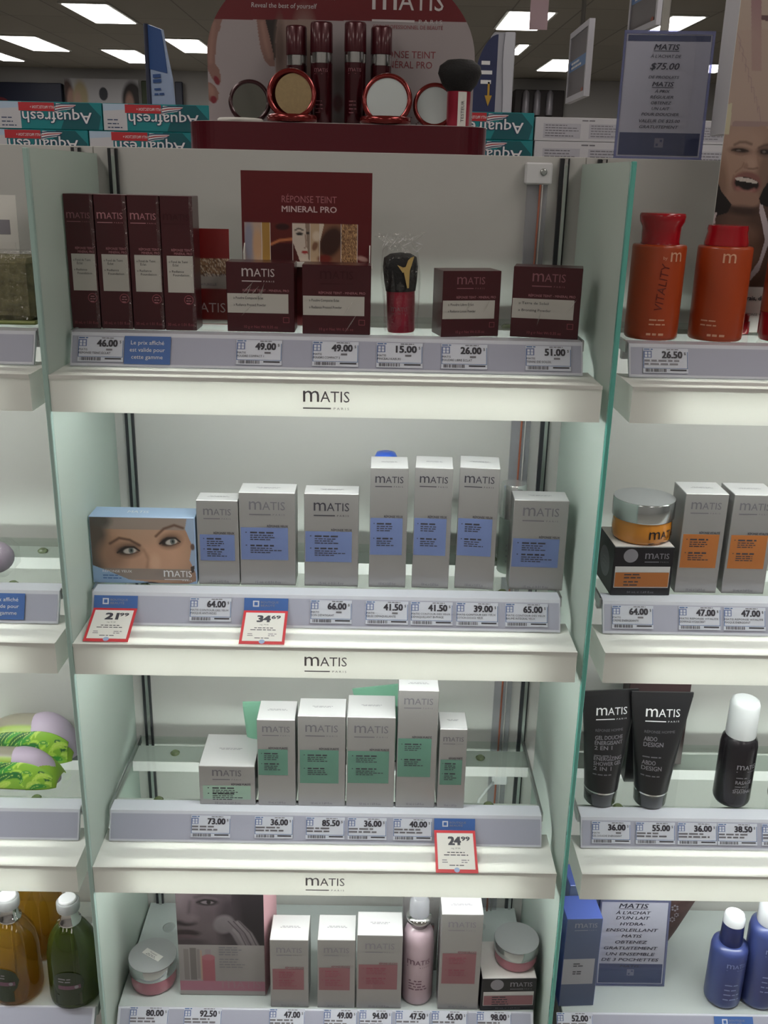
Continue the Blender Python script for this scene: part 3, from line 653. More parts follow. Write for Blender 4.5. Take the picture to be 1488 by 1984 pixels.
# --- base: pink panels
g = 'silver cartons with pink panels'
Q = [('silver carton with pink panel beside the portrait card', (525, 598), 1956, 1822, .053, (.06, .88, .27, .58, PINKP), .82, .66, 0),
     ('silver carton with pink panel between two others of its shape', (615, 687), 1957, 1822, .053, (.04, .86, .27, .60, PINKP), .82, .66, 0),
     ('wide silver carton with pink panel beside the pink pump bottle', (690, 776), 1958, 1813, .050, (.04, .90, .27, .61, PINKP), .82, .64, 0),
     ('tallest silver carton with pink panel, behind the 45.00 tag', (847, 925), 1961, 1772, .041, (.06, .88, .28, .60, PINKP), .87, .66, 0)]
for lab, uu, v, vt, dep, pan, lz, lw, yaw in Q:
    silver_carton(lab, g, uu, v, Y4, ZS[3], vt, dep, pan, lz, lw, 'RÉPONSE DÉLICATE', '50 mL ℮ 1.69 fl.oz', yaw, ink=mat('pink_ink', '#8f4a58', .5), foil=FAINTINK)
# carton standing behind the pump bottle
silver_carton('silver carton standing behind the pink pump bottle', g, (776, 843), 1925, .125, ZS[3], 1727, .03, (.06, .88, .28, .58, PINKP), .93, .66, 'RÉPONSE DÉLICATE', '', 0, foil=GREYINK, tx=False)
# --- right bay: orange panels
g = 'silver cartons with orange panels'
for lab, uu, v, vt in (('silver carton with orange panel next to the amber jar', (1305, 1386), 1153, 957), ('silver carton with orange panel, farther from the amber jar', (1396, 1478), 1155, 959)):
    silver_carton(lab, g, uu, v, Y2, ZS[1], vt, .054, (.05, .90, .26, .60, ORANGEP), .85, .70, 'RÉPONSE VITALITÉ', '50 mL ℮ 1.69 fl.oz', 0, foil=GREYINK)
# --- black boxes that carry jars
def jar_box(label, xs, Y, zs, h, dep, pm, yaw=0):
    w = xs[1]-xs[0]
    def dr(o, fr, w, h, dep):
        o.rect(flat((0, 0, h), (1, 0, 0), (0, 1, 0)), -w/2+.001, w/2-.001, .001, dep-.001, mat('pale_box_lid', '#c9c4c2', .4), .0003)
        o.disc(fr, -w*.22, h*.82, w*.12, w*.12, FAINTINK)
        fs = flat((-w/2, dep/2, 0), (0, -1, 0), (0, 0, 1)); o.disc(fs, .0, h*.5, dep*.3, h*.3, GREYINK); o.lines(fs, 0, h*.6, dep*.3, 3, .002, FAINTINK, .006, al='c')
        o.rect(fr, -w*.46, w*.46, h*.16, h*.60, SILVERTOP); o.text(fr, '50 mL ℮ 1.69 fl.oz', 0, h*.05, .003, GREYINK, w=w*.45, al='c')
    r = carton('jar_box', 'carton', label, 'black jar boxes', xs, Y, zs, h, dep, BLACKCARD, yaw, None, dr, None, (.76, .40, FAINTINK, .22))
    p = MB(); fr = front(0); p.rect(fr, -w*.45, w*.45, h*.18, h*.48, pm, .0006); p.lines(fr, -w*.30, h*.45, w*.4, 2, .0018, INK, .0045, e=.0008); p.lines(fr, -w*.30, h*.30, w*.4, 2, .0018, INK, .0045, seed=4, e=.0008); p.build('colour_panel', r)
    return r
bx = span(1181, 1297, 1155, Y2-.012); hR = at(1240, 1060, Y=Y2-.012)[2]-ZS[1]
jar_box('black box with orange panel carrying the amber jar', bx, Y2-.012, ZS[1], hR, .080, ORANGEP, 2)
bx4 = span(930, 1036, 1955, Y4); h4 = at(985, 1897, Y=Y4)[2]-ZS[3]
jar_box('black box with pink panel carrying the pink jar', bx4, Y4, ZS[3], h4, .078, PINKP, 2)

# ================================================================== JARS
def jar(label, loc, r, hb, hl, glass, lidm, logo=None, sticker=False, rot=0, cream=None):
    t = empty('cream_jar', label, 'jar', loc, (0, 0, R(rot)), 'cream jars with silver lids')
    MB().lathe([(r*.80, 0), (r*.93, .001), (r*.97, .004), (r*.99, hb*.5), (r*.97, hb)], glass, 48).build('glass_body', t)
    l = MB().lathe([(r*1.0, hb+.0004), (r*1.02, hb+.002), (r*1.02, hb+hl-.0018), (r*.995, hb+hl-.0004)], mat('polished_lid', '#c4c8c9', .16, .9), 56).build('lid', t)
    MB().lathe([(r*1.0, hb+hl-.0006), (r*1.0, hb+hl)], lidm, 56).build('lid_top', l)
    if logo: MB().logo(wrap(r*.995, hb*.32, logo[0]), 0, 0, r*1.1, logo[1], e=.0006).build('logo', t)
    if sticker:
        s = MB(); fr = flat((0, 0, hb+hl+.0003), (math.cos(R(-32)), math.sin(R(-32)), 0), (-math.sin(R(-32)), math.cos(R(-32)), 0))
        s.slab(fr, [(-.017, -.006), (.017, -.006), (.017, .006), (-.017, .006)], .0002, PAPER); s.text(fr, 'Testeur', 0, .0005, .0035, GREYINK, al='c'); s.lines(fr, 0, -.0015, .026, 2, .001, GREYINK, .0022, al='c'); s.build('paper_sticker', l)
    return t
amber = mat('amber_jar_glass', '#c07c2a', .2, coat=.7); lidS = mat('satin_silver_lid', '#a6a7a9', .42, .45)
pinkg = mat('pink_jar_glass', '#a56472', .2, coat=.7)
a0, a1 = span(1184, 1302, 1040, .13); zj = ZS[1]+hR
jr = .0405
jar('cream jar of amber glass with silver lid on its black box', ((bx[0]+bx[1])/2+.004, Y2-.012+.041, zj+.0006), jr, .030, .027, amber, lidS, (.55, BLACKCARD))
jar('pink glass cream jar standing on its black box', ((bx4[0]+bx4[1])/2+.014, Y4+.043, ZS[3]+h4+.0006), .034, .020, .018, pinkg, lidS, None)
pj = at(290, 1905, Z=ZS[3]+.02)
jar('pink glass cream jar with a paper sticker on its lid', (pj[0], pj[1]+.028, ZS[3]+.0006), .0365, .026, .022, pinkg, lidS, None, True)

# ================================================================== TOP SHELF SPECIALS
# easel display card with a folded paper pocket
def easel():
    Yc = .165; a = at(467, 640, Y=Yc); b = at(722, 612, Y=Yc); x0 = at(470, 500, Y=Yc)[0]; x1 = at(719, 500, Y=Yc)[0]; zt = at(590, 333, Y=Yc)[2]; w = x1-x0; h = zt-ZS[0]
    t = empty('easel_card', 'maroon easel card with a strip of makeup pictures', 'display card', ((x0+x1)/2, Yc, ZS[0]+.0004))
    def paint(p):
        Wm, Hm = w*1000, h*1000; p.fill('#5a1016'); y0, y1 = Hm*.325, Hm*.575
        k = lambda f: (f-467)/(719-467)*Wm
        s = [(472, 505, '#b79f8f'), (505, 522, '#a8813f'), (522, 566, '#5a1a16'), (566, 600, '#b5a696'), (600, 618, '#b9a083'), (618, 660, '#7c5540'), (660, 692, '#8f6a4c'), (692, 713, '#5b1418')]
        for u0, u1, c in s: p.rect(k(u0), k(u1), y0, y1, c)
        m = (y0+y1)/2; d = y1-y0
        p.ell(k(480), m, 6, d*.6, '#8f8fa0', soft=.8); p.ell(k(497), m+4, 6, d*.4, '#c7a17f', soft=.6)
        p.rect(k(522), k(566), m+2, y1, '#3b0c10'); p.stroke([(k(523), m+3), (k(540), m-2), (k(566), m-4)], 3, '#c0764c'); p.ell(k(546), y0+5, 9, 4, '#2d0a0c', soft=.4)
        # woman's face
        x = k(583); p.rect(k(566), k(600), y0, y1, '#c9bbae'); p.poly([(k(566), m), (k(580), y1), (k(566), y1)], '#4c1815'); p.poly([(k(590), y0), (k(600), y0), (k(600), y1), (k(596), y1-3)], '#8a7768')
        p.stroke([(k(570), y0+9), (k(577), y0+6.4), (k(586), y0+8.5)], 1.6, '#2a201c'); p.ell(k(579), y0+13, 4.6, 1.9, '#1e1a1a', soft=.4); p.ell(k(595), y0+12, 2.2, 1.5, '#2a2422', soft=.4); p.stroke([(k(590), y0+14), (k(592), m+5), (k(588), m+7)], 1.2, '#8a6a58'); p.ell(k(589), m+12, 4.2, 1.9, '#a12a2d', soft=.3)
        p.ell(k(609), m+4, 3.5, 6, '#7d5842', 20, .5); p.ell(k(612), m-8, 5, 6, '#d1c0aa', 0, .6)
        p.ell(k(640), m-1, 13, d*.42, '#3a2019', 25, .35); p.ell(k(628), y1-4, 9, 5, '#6a2018', 0, .5); p.poly([(k(618), y0), (k(627), y0), (k(618), m)], '#d2c4b2')
        p.speckle('#d0a878', .8, .35, 3, k(660), k(692), y0, y1); p.speckle('#4a2a1c', .8, .3, 4, k(660), k(692), y0, y1)
        p.ell(k(702), y1-5, 7, 3, '#b08a84', 15, .5)
        for u in (505, 522, 566, 600, 618, 660, 692): p.rect(k(u)-.35, k(u)+.35, y0, y1, '#d4cbc4')
        p.rect(0, Wm, 0, y0, '#5a1016'); p.rect(0, Wm, y1, Hm, '#5a1016'); p.rect(0, k(472), 0, Hm, '#5a1016'); p.rect(k(713), Wm, 0, Hm, '#5a1016')
    picture('printed_card', front(0), w, h, paint, 230, 130, t, th=.002)
    o = MB(); fr = front(0); W2 = w
    o.text(fr, 'RÉPONSE TEINT', w*.02, h*.805, .0085, mat('card_pink_text', '#a5656c', .5), w=w*.42, al='c', e=.0008); o.text(fr, 'MINERAL PRO', w*.02, h*.745, .0075, mat('card_light_text', '#cbb0b2', .5), w=w*.42, al='c', bold=.012, e=.0008); o.build('lettering', t)
    # white stepped tray holding the picture strip
    o = MB(); o.box(-w*.49, w*.51, -.012, -.0015, h*.395, h*.425, PAPER)
    for s_ in (-1, 1): o.slab(flat((s_*w*.485, -.0005, 0), (0, -1, 0), (0, 0, 1)), [(0, h*.395), (.012, h*.395), (.012, h*.48), (0, h*.54)], .0012, PAPER)
    o.build('pocket', t)
    MB().slab(flat((0, .004, 0), (0, 1, 0), (0, 0, 1)), [(0, 0), (.05, 0), (0, h*.7)], .0015, PAPER).build('strut', t)
easel()
# brochure standing behind the cartons
def brochure():
    Yb = .155; x0 = at(330, 600, Y=Yb)[0]; x1 = at(446, 600, Y=Yb)[0]; zt = at(420, 444, Y=Yb)[2]; w = x1-x0; h = zt-ZS[0]
    t = empty('brochure', 'red brochure standing between the tall cartons and the powder boxes', 'brochure', ((x0+x1)/2, Yb, ZS[0]+.0004), (R(-4), 0, 0))
    def paint(p):
        Wm, Hm = w*1000, h*1000; p.fill('#7d1a1a'); p.rect(0, Wm, Hm*.31, Hm*.62, '#a9a19b'); p.rect(0, Wm, Hm*.31, Hm*.47, '#9b7a5e'); p.speckle('#5d3f30', .9, .35, 1, y0=Hm*.31, y1=Hm*.49); p.speckle('#d8c9b2', .9, .2, 2, y0=Hm*.31, y1=Hm*.5); p.rect(0, Wm, Hm*.955, Hm, '#b6b2ae')
    picture('printed_card', front(0), w, h, paint, 60, 70, t, th=.0015)
    o = MB(); fr = front(0); o.text(fr, 'MATIS', w*.42, h*.13, .0125, mat('card_light_text', '#cbb0b2', .5), w=w*.58, al='r', e=.0008); o.text(fr, 'NATURELLE', w*.28, h*.41, .003, GREYINK, w=w*.3, al='r', e=.0008); o.build('lettering', t)
brochure()
# makeup brush in a clear bag
def brush_profile(r): return [(r*.78, .050), (r*1.02, .056), (r*1.18, .070), (r*1.12, .082), (r*.80, .092), (r*.35, .0965), (.001, .097)]
BRISTLE = mat('black_bristles', '#0d0c0e', .75, noise=.3, nscale=400, bump=.6)
METRED = mat('metallic_maroon', '#a02c40', .3, .5)
def bagged_brush():
    p = at(777, 641, Z=ZS[0]); x = at(777, 641, Y=.125)[0]
    t = empty('makeup_brush', 'maroon-handled black brush in a clear bag', 'brush', (x, .128, ZS[0]+.0006), (0, R(-2), 0))
    r = .0182
    h = MB().lathe([(r*.90, 0), (r*.95, .002), (r*.98, .05), (r*1.02, .052)], METRED, 40).build('handle', t)
    MB().logo(wrap(r*.98, .027, -.15), 0, 0, .021, mat('dull_rose_foil', '#8f6068', .4, .5), e=.0006).build('logo', h)
    MB().lathe([(r*1.02, .0505), (r*1.12, .062), (r*1.2, .08), (r*1.12, .091), (r*.7, .0955), (.001, .097)], BRISTLE, 40).build('bristles', t)
    cuff = MB(); k_ = 1/5.29/1480; fr = wrap(r*1.2, .0505, 0); tm = mat('tan_tuft', '#b59a5e', .6)
    def tuft(pts): n_ = [((x_-382)*k_, (765-y_)*k_) for x_, y_ in pts]; cuff.poly(fr, n_, tm, .0012)
    tuft([(350, 505), (405, 530), (425, 560), (400, 580)]); tuft([(400, 530), (455, 520), (470, 540), (462, 640), (457, 725), (440, 725), (418, 620)]); tuft([(425, 530), (450, 465), (480, 440), (522, 430), (500, 480), (468, 560)])
    cuff.build('paper_band', t)
    f = MB(); q = random.Random(11); seg = 28; prof = [(.021, .001), (.0225, .03), (.0245, .07), (.0225, .1), (.019, .107), (.023, .113), (.031, .119)]; v = []
    for i, (rr, z) in enumerate(prof):
        for k in range(seg):
            a = 2*math.pi*k/seg; j = q.uniform(-.0022, .0022)*(1+(i > 3)*1.1); sy = .85 if i < 4 else .45
            v.append(((rr+j)*math.cos(a), (rr+j)*sy*math.sin(a) if i < 4 else (rr+j)*sy*math.sin(a), z+(q.uniform(-.003, .003) if i > 3 else 0)))
    fs = [(i*seg+k, i*seg+(k+1) % seg, (i+1)*seg+(k+1) % seg, (i+1)*seg+k) for i in range(len(prof)-1) for k in range(seg)]
    f.add(v, fs, FILM); 
    glint = clear('film_wrinkle', '#ffffff', .35, .2, '#e8d8c8', .15)
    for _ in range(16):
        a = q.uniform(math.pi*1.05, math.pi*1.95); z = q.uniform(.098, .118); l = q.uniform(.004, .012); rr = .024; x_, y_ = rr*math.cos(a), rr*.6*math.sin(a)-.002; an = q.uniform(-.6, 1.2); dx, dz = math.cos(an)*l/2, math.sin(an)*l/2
        f.add([(x_-dx, y_, z-dz), (x_, y_-.001, z+.0006), (x_+dx, y_, z+dz), (x_, y_-.0006, z-.0006)], [(0, 1, 2, 3)], LENS)  # white slivers painted in as glints on the bag's gathered top
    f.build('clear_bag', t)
bagged_brush()

# ================================================================== EYES BOX
def eyes_box():
    Ye = .101; x0, x1 = -.3228, at(382, 1131, Y=Ye)[0]; zt = at(265, 1002, Y=Ye)[2]; w = x1-x0; h = zt-ZS[1]; dep = .04
    o = MB(); pb_ = mat('pale_blue_card', '#9db4d2', .35); o.box(-w/2, w/2, 0, dep, 0, h, pb_, .0006)
    t = tag(o.build('gift_box', None, ((x0+x1)/2, Ye, ZS[1]+.0003)), 'pale blue gift box with a close-up of a woman\'s eyes', 'box')
    def paint(p):
        Wm, Hm = w*1000, h*1000; X = lambda f: f*Wm; Yy = lambda f: f*Hm
        p.fill('#6d5a50')
        p.ell(X(.52), Yy(.46), X(.52), Yy(.72), '#a8836c', 8, .9); p.ell(X(.62), Yy(.58), X(.28), Yy(.32), '#b8917a', 0, .9); p.ell(X(.38), Yy(.72), X(.16), Yy(.2), '#b08a74', 0, .9); p.ell(X(.5), Yy(.2), X(.2), Yy(.2), '#a98874', 0, .9)
        p.rect(0, X(.93), 0, Yy(.17), '#857b76', .85); p.ell(X(.04), Yy(.3), X(.12), Yy(.4), '#4c423c', 0, .8); p.ell(X(.1), Yy(.05), X(.1), Yy(.1), '#4a4440', 0, .8)
        p.ell(X(.02), Yy(.62), X(.1), Yy(.4), '#51463f', 0, .9); p.ell(X(.20), Yy(.56), X(.13), Yy(.22), '#8c6c5a', 0, .9)
        # brows
        p.stroke([(X(.18), Yy(.39)), (X(.27), Yy(.305)), (X(.37), Yy(.33)), (X(.46), Yy(.41))], 3.6, '#4f382c', .9, .7); p.stroke([(X(.62), Yy(.27)), (X(.70), Yy(.155)), (X(.80), Yy(.10)), (X(.88), Yy(.14))], 3.4, '#54392b', .9, .7)
        # eyes
        for cx, cy, rot, kx in ((.355, .49, -8, 1), (.755, .345, -14, .92)):
            p.ell(X(cx), Yy(cy-.01), X(.115)*kx, Yy(.11), '#5c463b', rot, .7, .85); p.ell(X(cx-.02), Yy(cy), X(.085)*kx, Yy(.062), '#2b2322', rot, .5)
            p.ell(X(cx+.012), Yy(cy+.005), X(.062)*kx, Yy(.042), '#b0aaa6', rot, .3); p.ell(X(cx+.022), Yy(cy-.003), X(.024), Yy(.046), '#5d6464', 0, .3); p.ell(X(cx+.024), Yy(cy-.003), X(.010), Yy(.022), '#15181a', 0, .3)
            p.stroke([(X(cx-.11*kx), Yy(cy+.035)), (X(cx-.03), Yy(cy-.05)), (X(cx+.05), Yy(cy-.055)), (X(cx+.10*kx), Yy(cy+.0))], 2.2, '#1d1614', 1, .6)
            p.stroke([(X(cx-.08*kx), Yy(cy+.05)), (X(cx), Yy(cy+.06)), (X(cx+.09*kx), Yy(cy+.02))], 1.4, '#4b352c', .8, .6)
        p.stroke([(X(.50), Yy(.48)), (X(.54), Yy(.62)), (X(.52), Yy(.74))], 4, '#8a6855', .6, .9); p.ell(X(.60), Yy(.66), X(.05), Yy(.12), '#c29c84', 0, .9)
        p.ell(X(.66), Yy(.83), X(.08), Yy(.05), '#8a6855', 0, .9, .6)
        p.rect(X(.0), X(.93), Yy(.76), Yy(.93), '#7f7975', .8)
        p.poly([(0, Yy(.72)), (X(.14), Yy(.80)), (X(.34), Yy(.93)), (X(.62), Yy(.975)), (X(.90), Yy(.985)), (X(1), Yy(.93)), (X(1), Yy(1)), (0, Yy(1))], '#8fa9c9'); p.poly([(X(.92), 0), (X(1), 0), (X(1), Yy(1)), (X(.98), Yy(.8)), (X(.93), Yy(.62)), (X(.96), Yy(.4)), (X(.90), Yy(.15))], '#8fa0b8')
        p.ell(X(.965), Yy(.42), X(.02), Yy(.05), '#5b4a44', 0, .5); p.ell(X(.55), Yy(.99), X(.08), Yy(.03), '#3d3434', 0, .5); p.poly([(X(.94), Yy(.72)), (X(.975), Yy(.70)), (X(.97), Yy(.8)), (X(.94), Yy(.82))], '#3d332f')
    picture('eyes_print', front(-.0002), w-.002, h-.002, paint, 220, 150, t, th=0, e=.0002, loc=(0, 0, .001))
    o = MB(); fr = front(-.0008); o.logo(fr, w*.32, h*.115, w*.27, LENS, line=False); o.rect(fr, w*.19, w*.42, h*.07, h*.078, LENS, .0004)
    o.text(fr, 'RÉPONSE YEUX', -w*.40, h*.17, .0035, LENS, w=w*.28); o.lines(fr, -w*.40, h*.13, w*.22, 2, .0013, TAGBLUE, .004)
    o.text(flat((0, 0, h), (1, 0, 0), (0, 1, 0)), 'MATIS', -w*.06, dep*.4, .009, LENS, w=w*.2, al='c'); o.build('lettering', t)
eyes_box()
# clear pump bottle behind the last silver carton
def lathe_obj(name, prof, M, parent, seg=36, loc=(0, 0, 0), **k): return MB().lathe(prof, M, seg, **k).build(name, parent, loc)
x = at(984, 1130, Y=.17)[0]
t = empty('pump_bottle', 'clear cosmetic bottle with chrome cap behind the silver carton', 'bottle', (x, .172, ZS[1]+.0006))
CLEARB = clear('clear_bottle_plastic', '#e6efe9', .12, .08, '#cfd8d4', .45)
b = lathe_obj('bottle_body', [(.0165, 0), (.0175, .002), (.0175, .078), (.0165, .08)], CLEARB, t)
lathe_obj('cap', [(.0172, .081), (.0176, .083), (.0176, .128), (.0165, .130)], mat('pale_chrome', '#e6e8e8', .22, .8), t)
o = MB(); o.lines(wrap(.0175, .0, .4), -.012, .072, .02, 2, .003, INK, .007, e=.0004); o.lines(wrap(.0175, .0, .2), -.012, .045, .02, 4, .003, GREYINK, .008, seed=3, e=.0004); o.build('print', b)
# blue-capped bottle behind the tall carton
x = at(748, 880, Y=.185)[0]; zt = at(748, 875, Y=.19)[2]-ZS[1]
t = empty('blue_capped_bottle', 'bottle with a round blue cap hidden behind a tall carton', 'bottle', (x, .19, ZS[1]+.0006))
lathe_obj('bottle_body', [(.018, 0), (.0185, .003), (.0185, zt-.04), (.012, zt-.03)], CLEARB, t)
lathe_obj('cap', [(.0155, zt-.03), (.016, zt-.008), (.013, zt-.002), (.006, zt)], mat('cobalt_plastic', '#2f4fa6', .3), t)

# ================================================================== TUBES
def loft(prof, M, mb, seg=40):
    """prof: (half width, half depth, z) rings, each a superellipse"""
    v = []; n = len(prof)
    for a, b, z in prof:
        for k in range(seg):
            q = 2*math.pi*k/seg; v.append((a*math.cos(q), b*math.sin(q), z))
    fs = [(i*seg+k, i*seg+(k+1) % seg, (i+1)*seg+(k+1) % seg, (i+1)*seg+k) for i in range(n-1) for k in range(seg)]
    mb.add(v, fs, M, True); mb.add(v[:seg], [tuple(reversed(range(seg)))], M); mb.add(v[-seg:], [tuple(range(seg))], M); return mb
TUBEBLK = mat('black_tube_plastic', '#1b1b1e', .38, coat=.15)
def tube(label, x, y, z, r, H, w, bodym, capm, group, yaw=0, lean=0, rows=None, ring=True, roll=0):
    t = empty('cosmetic_tube', label, 'tube', (x, y, z+.0006), (R(lean), R(roll), R(yaw)), group)
    hc = H*.13; MB_ = MB(); loft([(r*.86, r*.86, 0), (r*.95, r*.95, .003), (r*1.0, r*1.0, hc)], capm, MB_); MB_.build('cap', t)
    if ring: lathe_obj('ring', [(r*1.012, hc), (r*1.012, hc+.0022)], CHROME, t)
    b = MB(); N = 12
    pr = []
    for i in range(N+1):
        f = i/N; s = f**1.15; pr.append((r+(w/2-r)*f, r*(1-s)+.0012*s, hc+.0023+(H-hc-.012)*f))
    pr.append((w/2, .0012, H)); loft(pr, bodym, b); b = b.build('tube_body', t)
    MB().box(-w/2, w/2, -.0014, .0014, H-.007, H+.0005, bodym).build('crimp', t)
    def fr(s, q, e=0.):                                              # print follows the sloping front of the tube
        f = min(max((q-hc-.0023)/(H-hc-.012), 0), 1); a_, b_ = r+(w/2-r)*f, r*(1-f**1.15)+.0012*f**1.15
        k = max(-.98, min(.98, s/a_)); return np.array([s, -(b_*math.sqrt(1-k*k))-e, q])
    if rows:
        o = MB(); o.logo(fr, w*.03, H*.80, w*.56, LENS, e=.0009); L_ = -w*.25
        o.text(fr, 'RÉPONSE HOMME', L_, H*.665, .0042, GREYINK, w=w*.5, e=.0009)
        for s, f, h in rows: o.text(fr, s, L_, H*f, h, FAINTINK, e=.0009, bold=.01, w=min(w*.5, len(s)*h*.68))
        o.lines(fr, L_, H*.47, w*.45, 1, .0018, GREYINK, e=.0009); o.lines(fr, L_, H*.31, w*.45, 1, .0018, GREYINK, seed=4, e=.0009); o.build('print', b)
    return t
x1 = at(1162, 1570, Z=ZS[2]); H1 = at(1190, 1338, Y=.115)[2]-ZS[2]
tube('black shower gel tube beside the glass divider', at(1161, 1560, Y=.112)[0], .115, ZS[2], .0245, H1, .082, TUBEBLK, mat('black_cap', '#2a2a2d', .2, coat=.5), 'black tubes standing on their caps', 7, 0,
     [('GEL DOUCHE', .60, .0062), ('ÉNERGISANT', .557, .0062), ('2 EN 1', .515, .0062), ('ENERGIZING', .425, .0062), ('SHOWER GEL', .383, .0062), ('2 IN 1', .341, .0062)])
tube('black abdominal gel tube beside the shaving foam can', at(1256, 1565, Y=.112)[0], .113, ZS[2], .0245, at(1296, 1342, Y=.113)[2]-ZS[2], .088, TUBEBLK, mat('black_cap', '#2a2a2d', .2, coat=.5), 'black tubes standing on their caps', 0, 0,
     [('ABDO', .60, .0068), ('DESIGN', .553, .0068), ('ABDO', .40, .0068), ('DESIGN', .353, .0068)])
GRT = mat('pale_green_tube', '#79ab92', .35)
p = at(505, 1352, Y=.185); tube('pale green tube behind the narrow carton', p[0]+.004, .172, ZS[2], .02, p[2]-ZS[2], .058, GRT, mat('white_plastic', '#cfcfd2', .35), 'pale green tubes', 4, ring=False)
p = at(728, 1334, Y=.19); tube('pale green tube rising behind the tallest green carton', p[0]+.036, .19, ZS[2]+.004, .020, p[2]-ZS[2]+.001, .092, GRT, mat('white_plastic', '#cfcfd2', .35), 'pale green tubes', -6, ring=False, roll=-11)
# flat black carton behind the tubes, dark red pouch behind
xs = span(1207, 1240, 1528, .16); carton('black_carton', 'carton', 'slim black carton between the two black tubes', None, xs, .16, ZS[2], at(1222, 1400, Y=.16)[2]-ZS[2], .03, BLACKCARD)
xs = span(1212, 1330, 1400, .21); carton('dark_carton', 'carton', 'dark brown carton behind the black tubes, under the lit fascia', None, xs, .21, ZS[2], at(1270, 1316, Y=.21)[2]-ZS[2], .035, mat('brown_card', '#3a2a2c', .4))

# ================================================================== BOTTLES
def shave_can(label, u, v, partial=False):
    x = at(u, v, Y=.118)[0]; r = .0265; zt = at(u+20, 1425, Y=.118)[2]-ZS[2]; zc = at(u+30, 1357, Y=.118)[2]-ZS[2]
    t = empty('spray_can', label, 'can', (x, .122, ZS[2]+.0006), group='dark shaving cans')
    b = lathe_obj('can_body', [(r*.88, 0), (r*.97, .004), (r, .008), (r, zt*.86), (r*.93, zt*.95), (r*.76, zt)], mat('dark_can', '#29262a', .25, .4), t, 44)
    lathe_obj('cap', [(r*.80, zt), (r*.81, zt+.004), (r*.79, zc-.008), (r*.72, zc-.002), (r*.6, zc)], mat('frosted_cap', '#cfd2d4', .35), t, 40)
    o = MB(); fr = wrap(r, 0, .25); o.logo(fr, 0, zt*.60, .030, FAINTINK, e=.0005); o.text(fr, 'RASAGE', -.014, zt*.38, .006, FAINTINK, w=.024, e=.0005, bold=.01); o.text(fr, 'SHAVING', -.016, zt*.24, .006, FAINTINK, w=.026, e=.0005, bold=.01)
    o.lines(fr, -.014, zt*.48, .024, 1, .0018, GREYINK, e=.0005); o.lines(fr, -.014, zt*.345, .024, 2, .0015, GREYINK, .004, e=.0005); o.build('print', b)
shave_can('dark shaving foam can with a frosted white cap', 1414, 1568)
shave_can('dark can cut by the picture edge beside the shaving foam can', 1520, 1572)
ORANGE = mat('orange_bottle_plastic', '#a5411d', .32, coat=.15); REDCAP = mat('red_cap_plastic', '#a01420', .22, coat=.3)
def orange_bottle(label, u, v, uL, uR, vsh, vtop, kind, text=True, upside=False):
    Y = .125; xl, xr = span(uL, uR, v-70, Y); r = (xr-xl)/2; x = at(u, v, Y=Y)[0]; h = at(u, vsh, Y=Y)[2]-ZS[0]; H = at(u, vtop, Y=Y)[2]-ZS[0]
    t = empty('orange_bottle', label, 'bottle', (x, Y, ZS[0]+.0006), group='orange bottles with red caps')
    if upside:
        lathe_obj('cap', [(r*.9, 0), (r*.98, .004), (r, .008), (r, .035)], REDCAP, t, 48); lathe_obj('bottle_body', [(r*.99, .0354), (r, .038), (r*.97, h*1.15), (r*.9, h*1.17)], ORANGE, t, 48); return
    b = lathe_obj('bottle_body', [(r*.94, 0), (r*.985, .0015), (r, .005), (r, h-.003), (r*.985, h-.0008), (r*.96, h), (r*.7, h+.0006)], ORANGE, t, 56)
    if kind: pr = [(r*.72, h+.0008), (r*.70, h+.004), (r*.72, H-.016), (r*.82, H-.010), (r*.845, H-.004), (r*.83, H-.001), (r*.8, H)]
    else: pr = [(r*.80, h+.0008), (r*.80, h+.004), (r*.72, H-.008), (r*.74, H-.004), (r*.72, H)]
    lathe_obj('cap', pr, REDCAP, t, 48)
    o = MB(); lt = mat('bottle_pale_print', '#d5a084', .4); fr = wrap(r, 0, .3 if kind else -.25); o.text(fr, 'm', -.004, h*.84, .0175, lt, w=.0155, e=.0005)
    if kind: o.text(wrap(r, 0, -.06), 'VITALITY', .004, h*.32, .0105, mat('bottle_dark_print', '#6a1d12', .4), turn=R(86), shear=.15, w=h*.5, e=.0005); o.text(wrap(r, 0, -.06), 'by', -.001, h*.86, .004, lt, e=.0005)
    o.lines(wrap(r, 0, 0), -.012 if kind else -.03, h*.23, .028, 2, .0016, lt, .0055, e=.0005); o.lines(wrap(r, 0, 0), -.014 if kind else -.02, h*.08, .03, 1, .0028, lt, seed=3, e=.0005); o.build('print', b)
orange_bottle('orange bottle with a wide flared red cap', 1259, 655, 1215, 1316, 474, 413, True)
orange_bottle('orange bottle with a short red cap', 1383, 658, 1339, 1441, 477, 437, False)
orange_bottle('orange bottle standing on its red cap at the picture edge', 1515, 660, 1470, 1566, 477, 420, False, upside=True)
t = empty('red_flacon', 'small red bottle behind the second orange bottle', 'bottle', (at(1437, 640, Y=.175)[0], .175, ZS[0]+.0006)); lathe_obj('bottle_body', [(.009, 0), (.0095, .002), (.009, .016)], REDCAP, t, 24); lathe_obj('cap', [(.0075, .0162), (.0075, .024), (.006, .026)], REDCAP, t, 24)
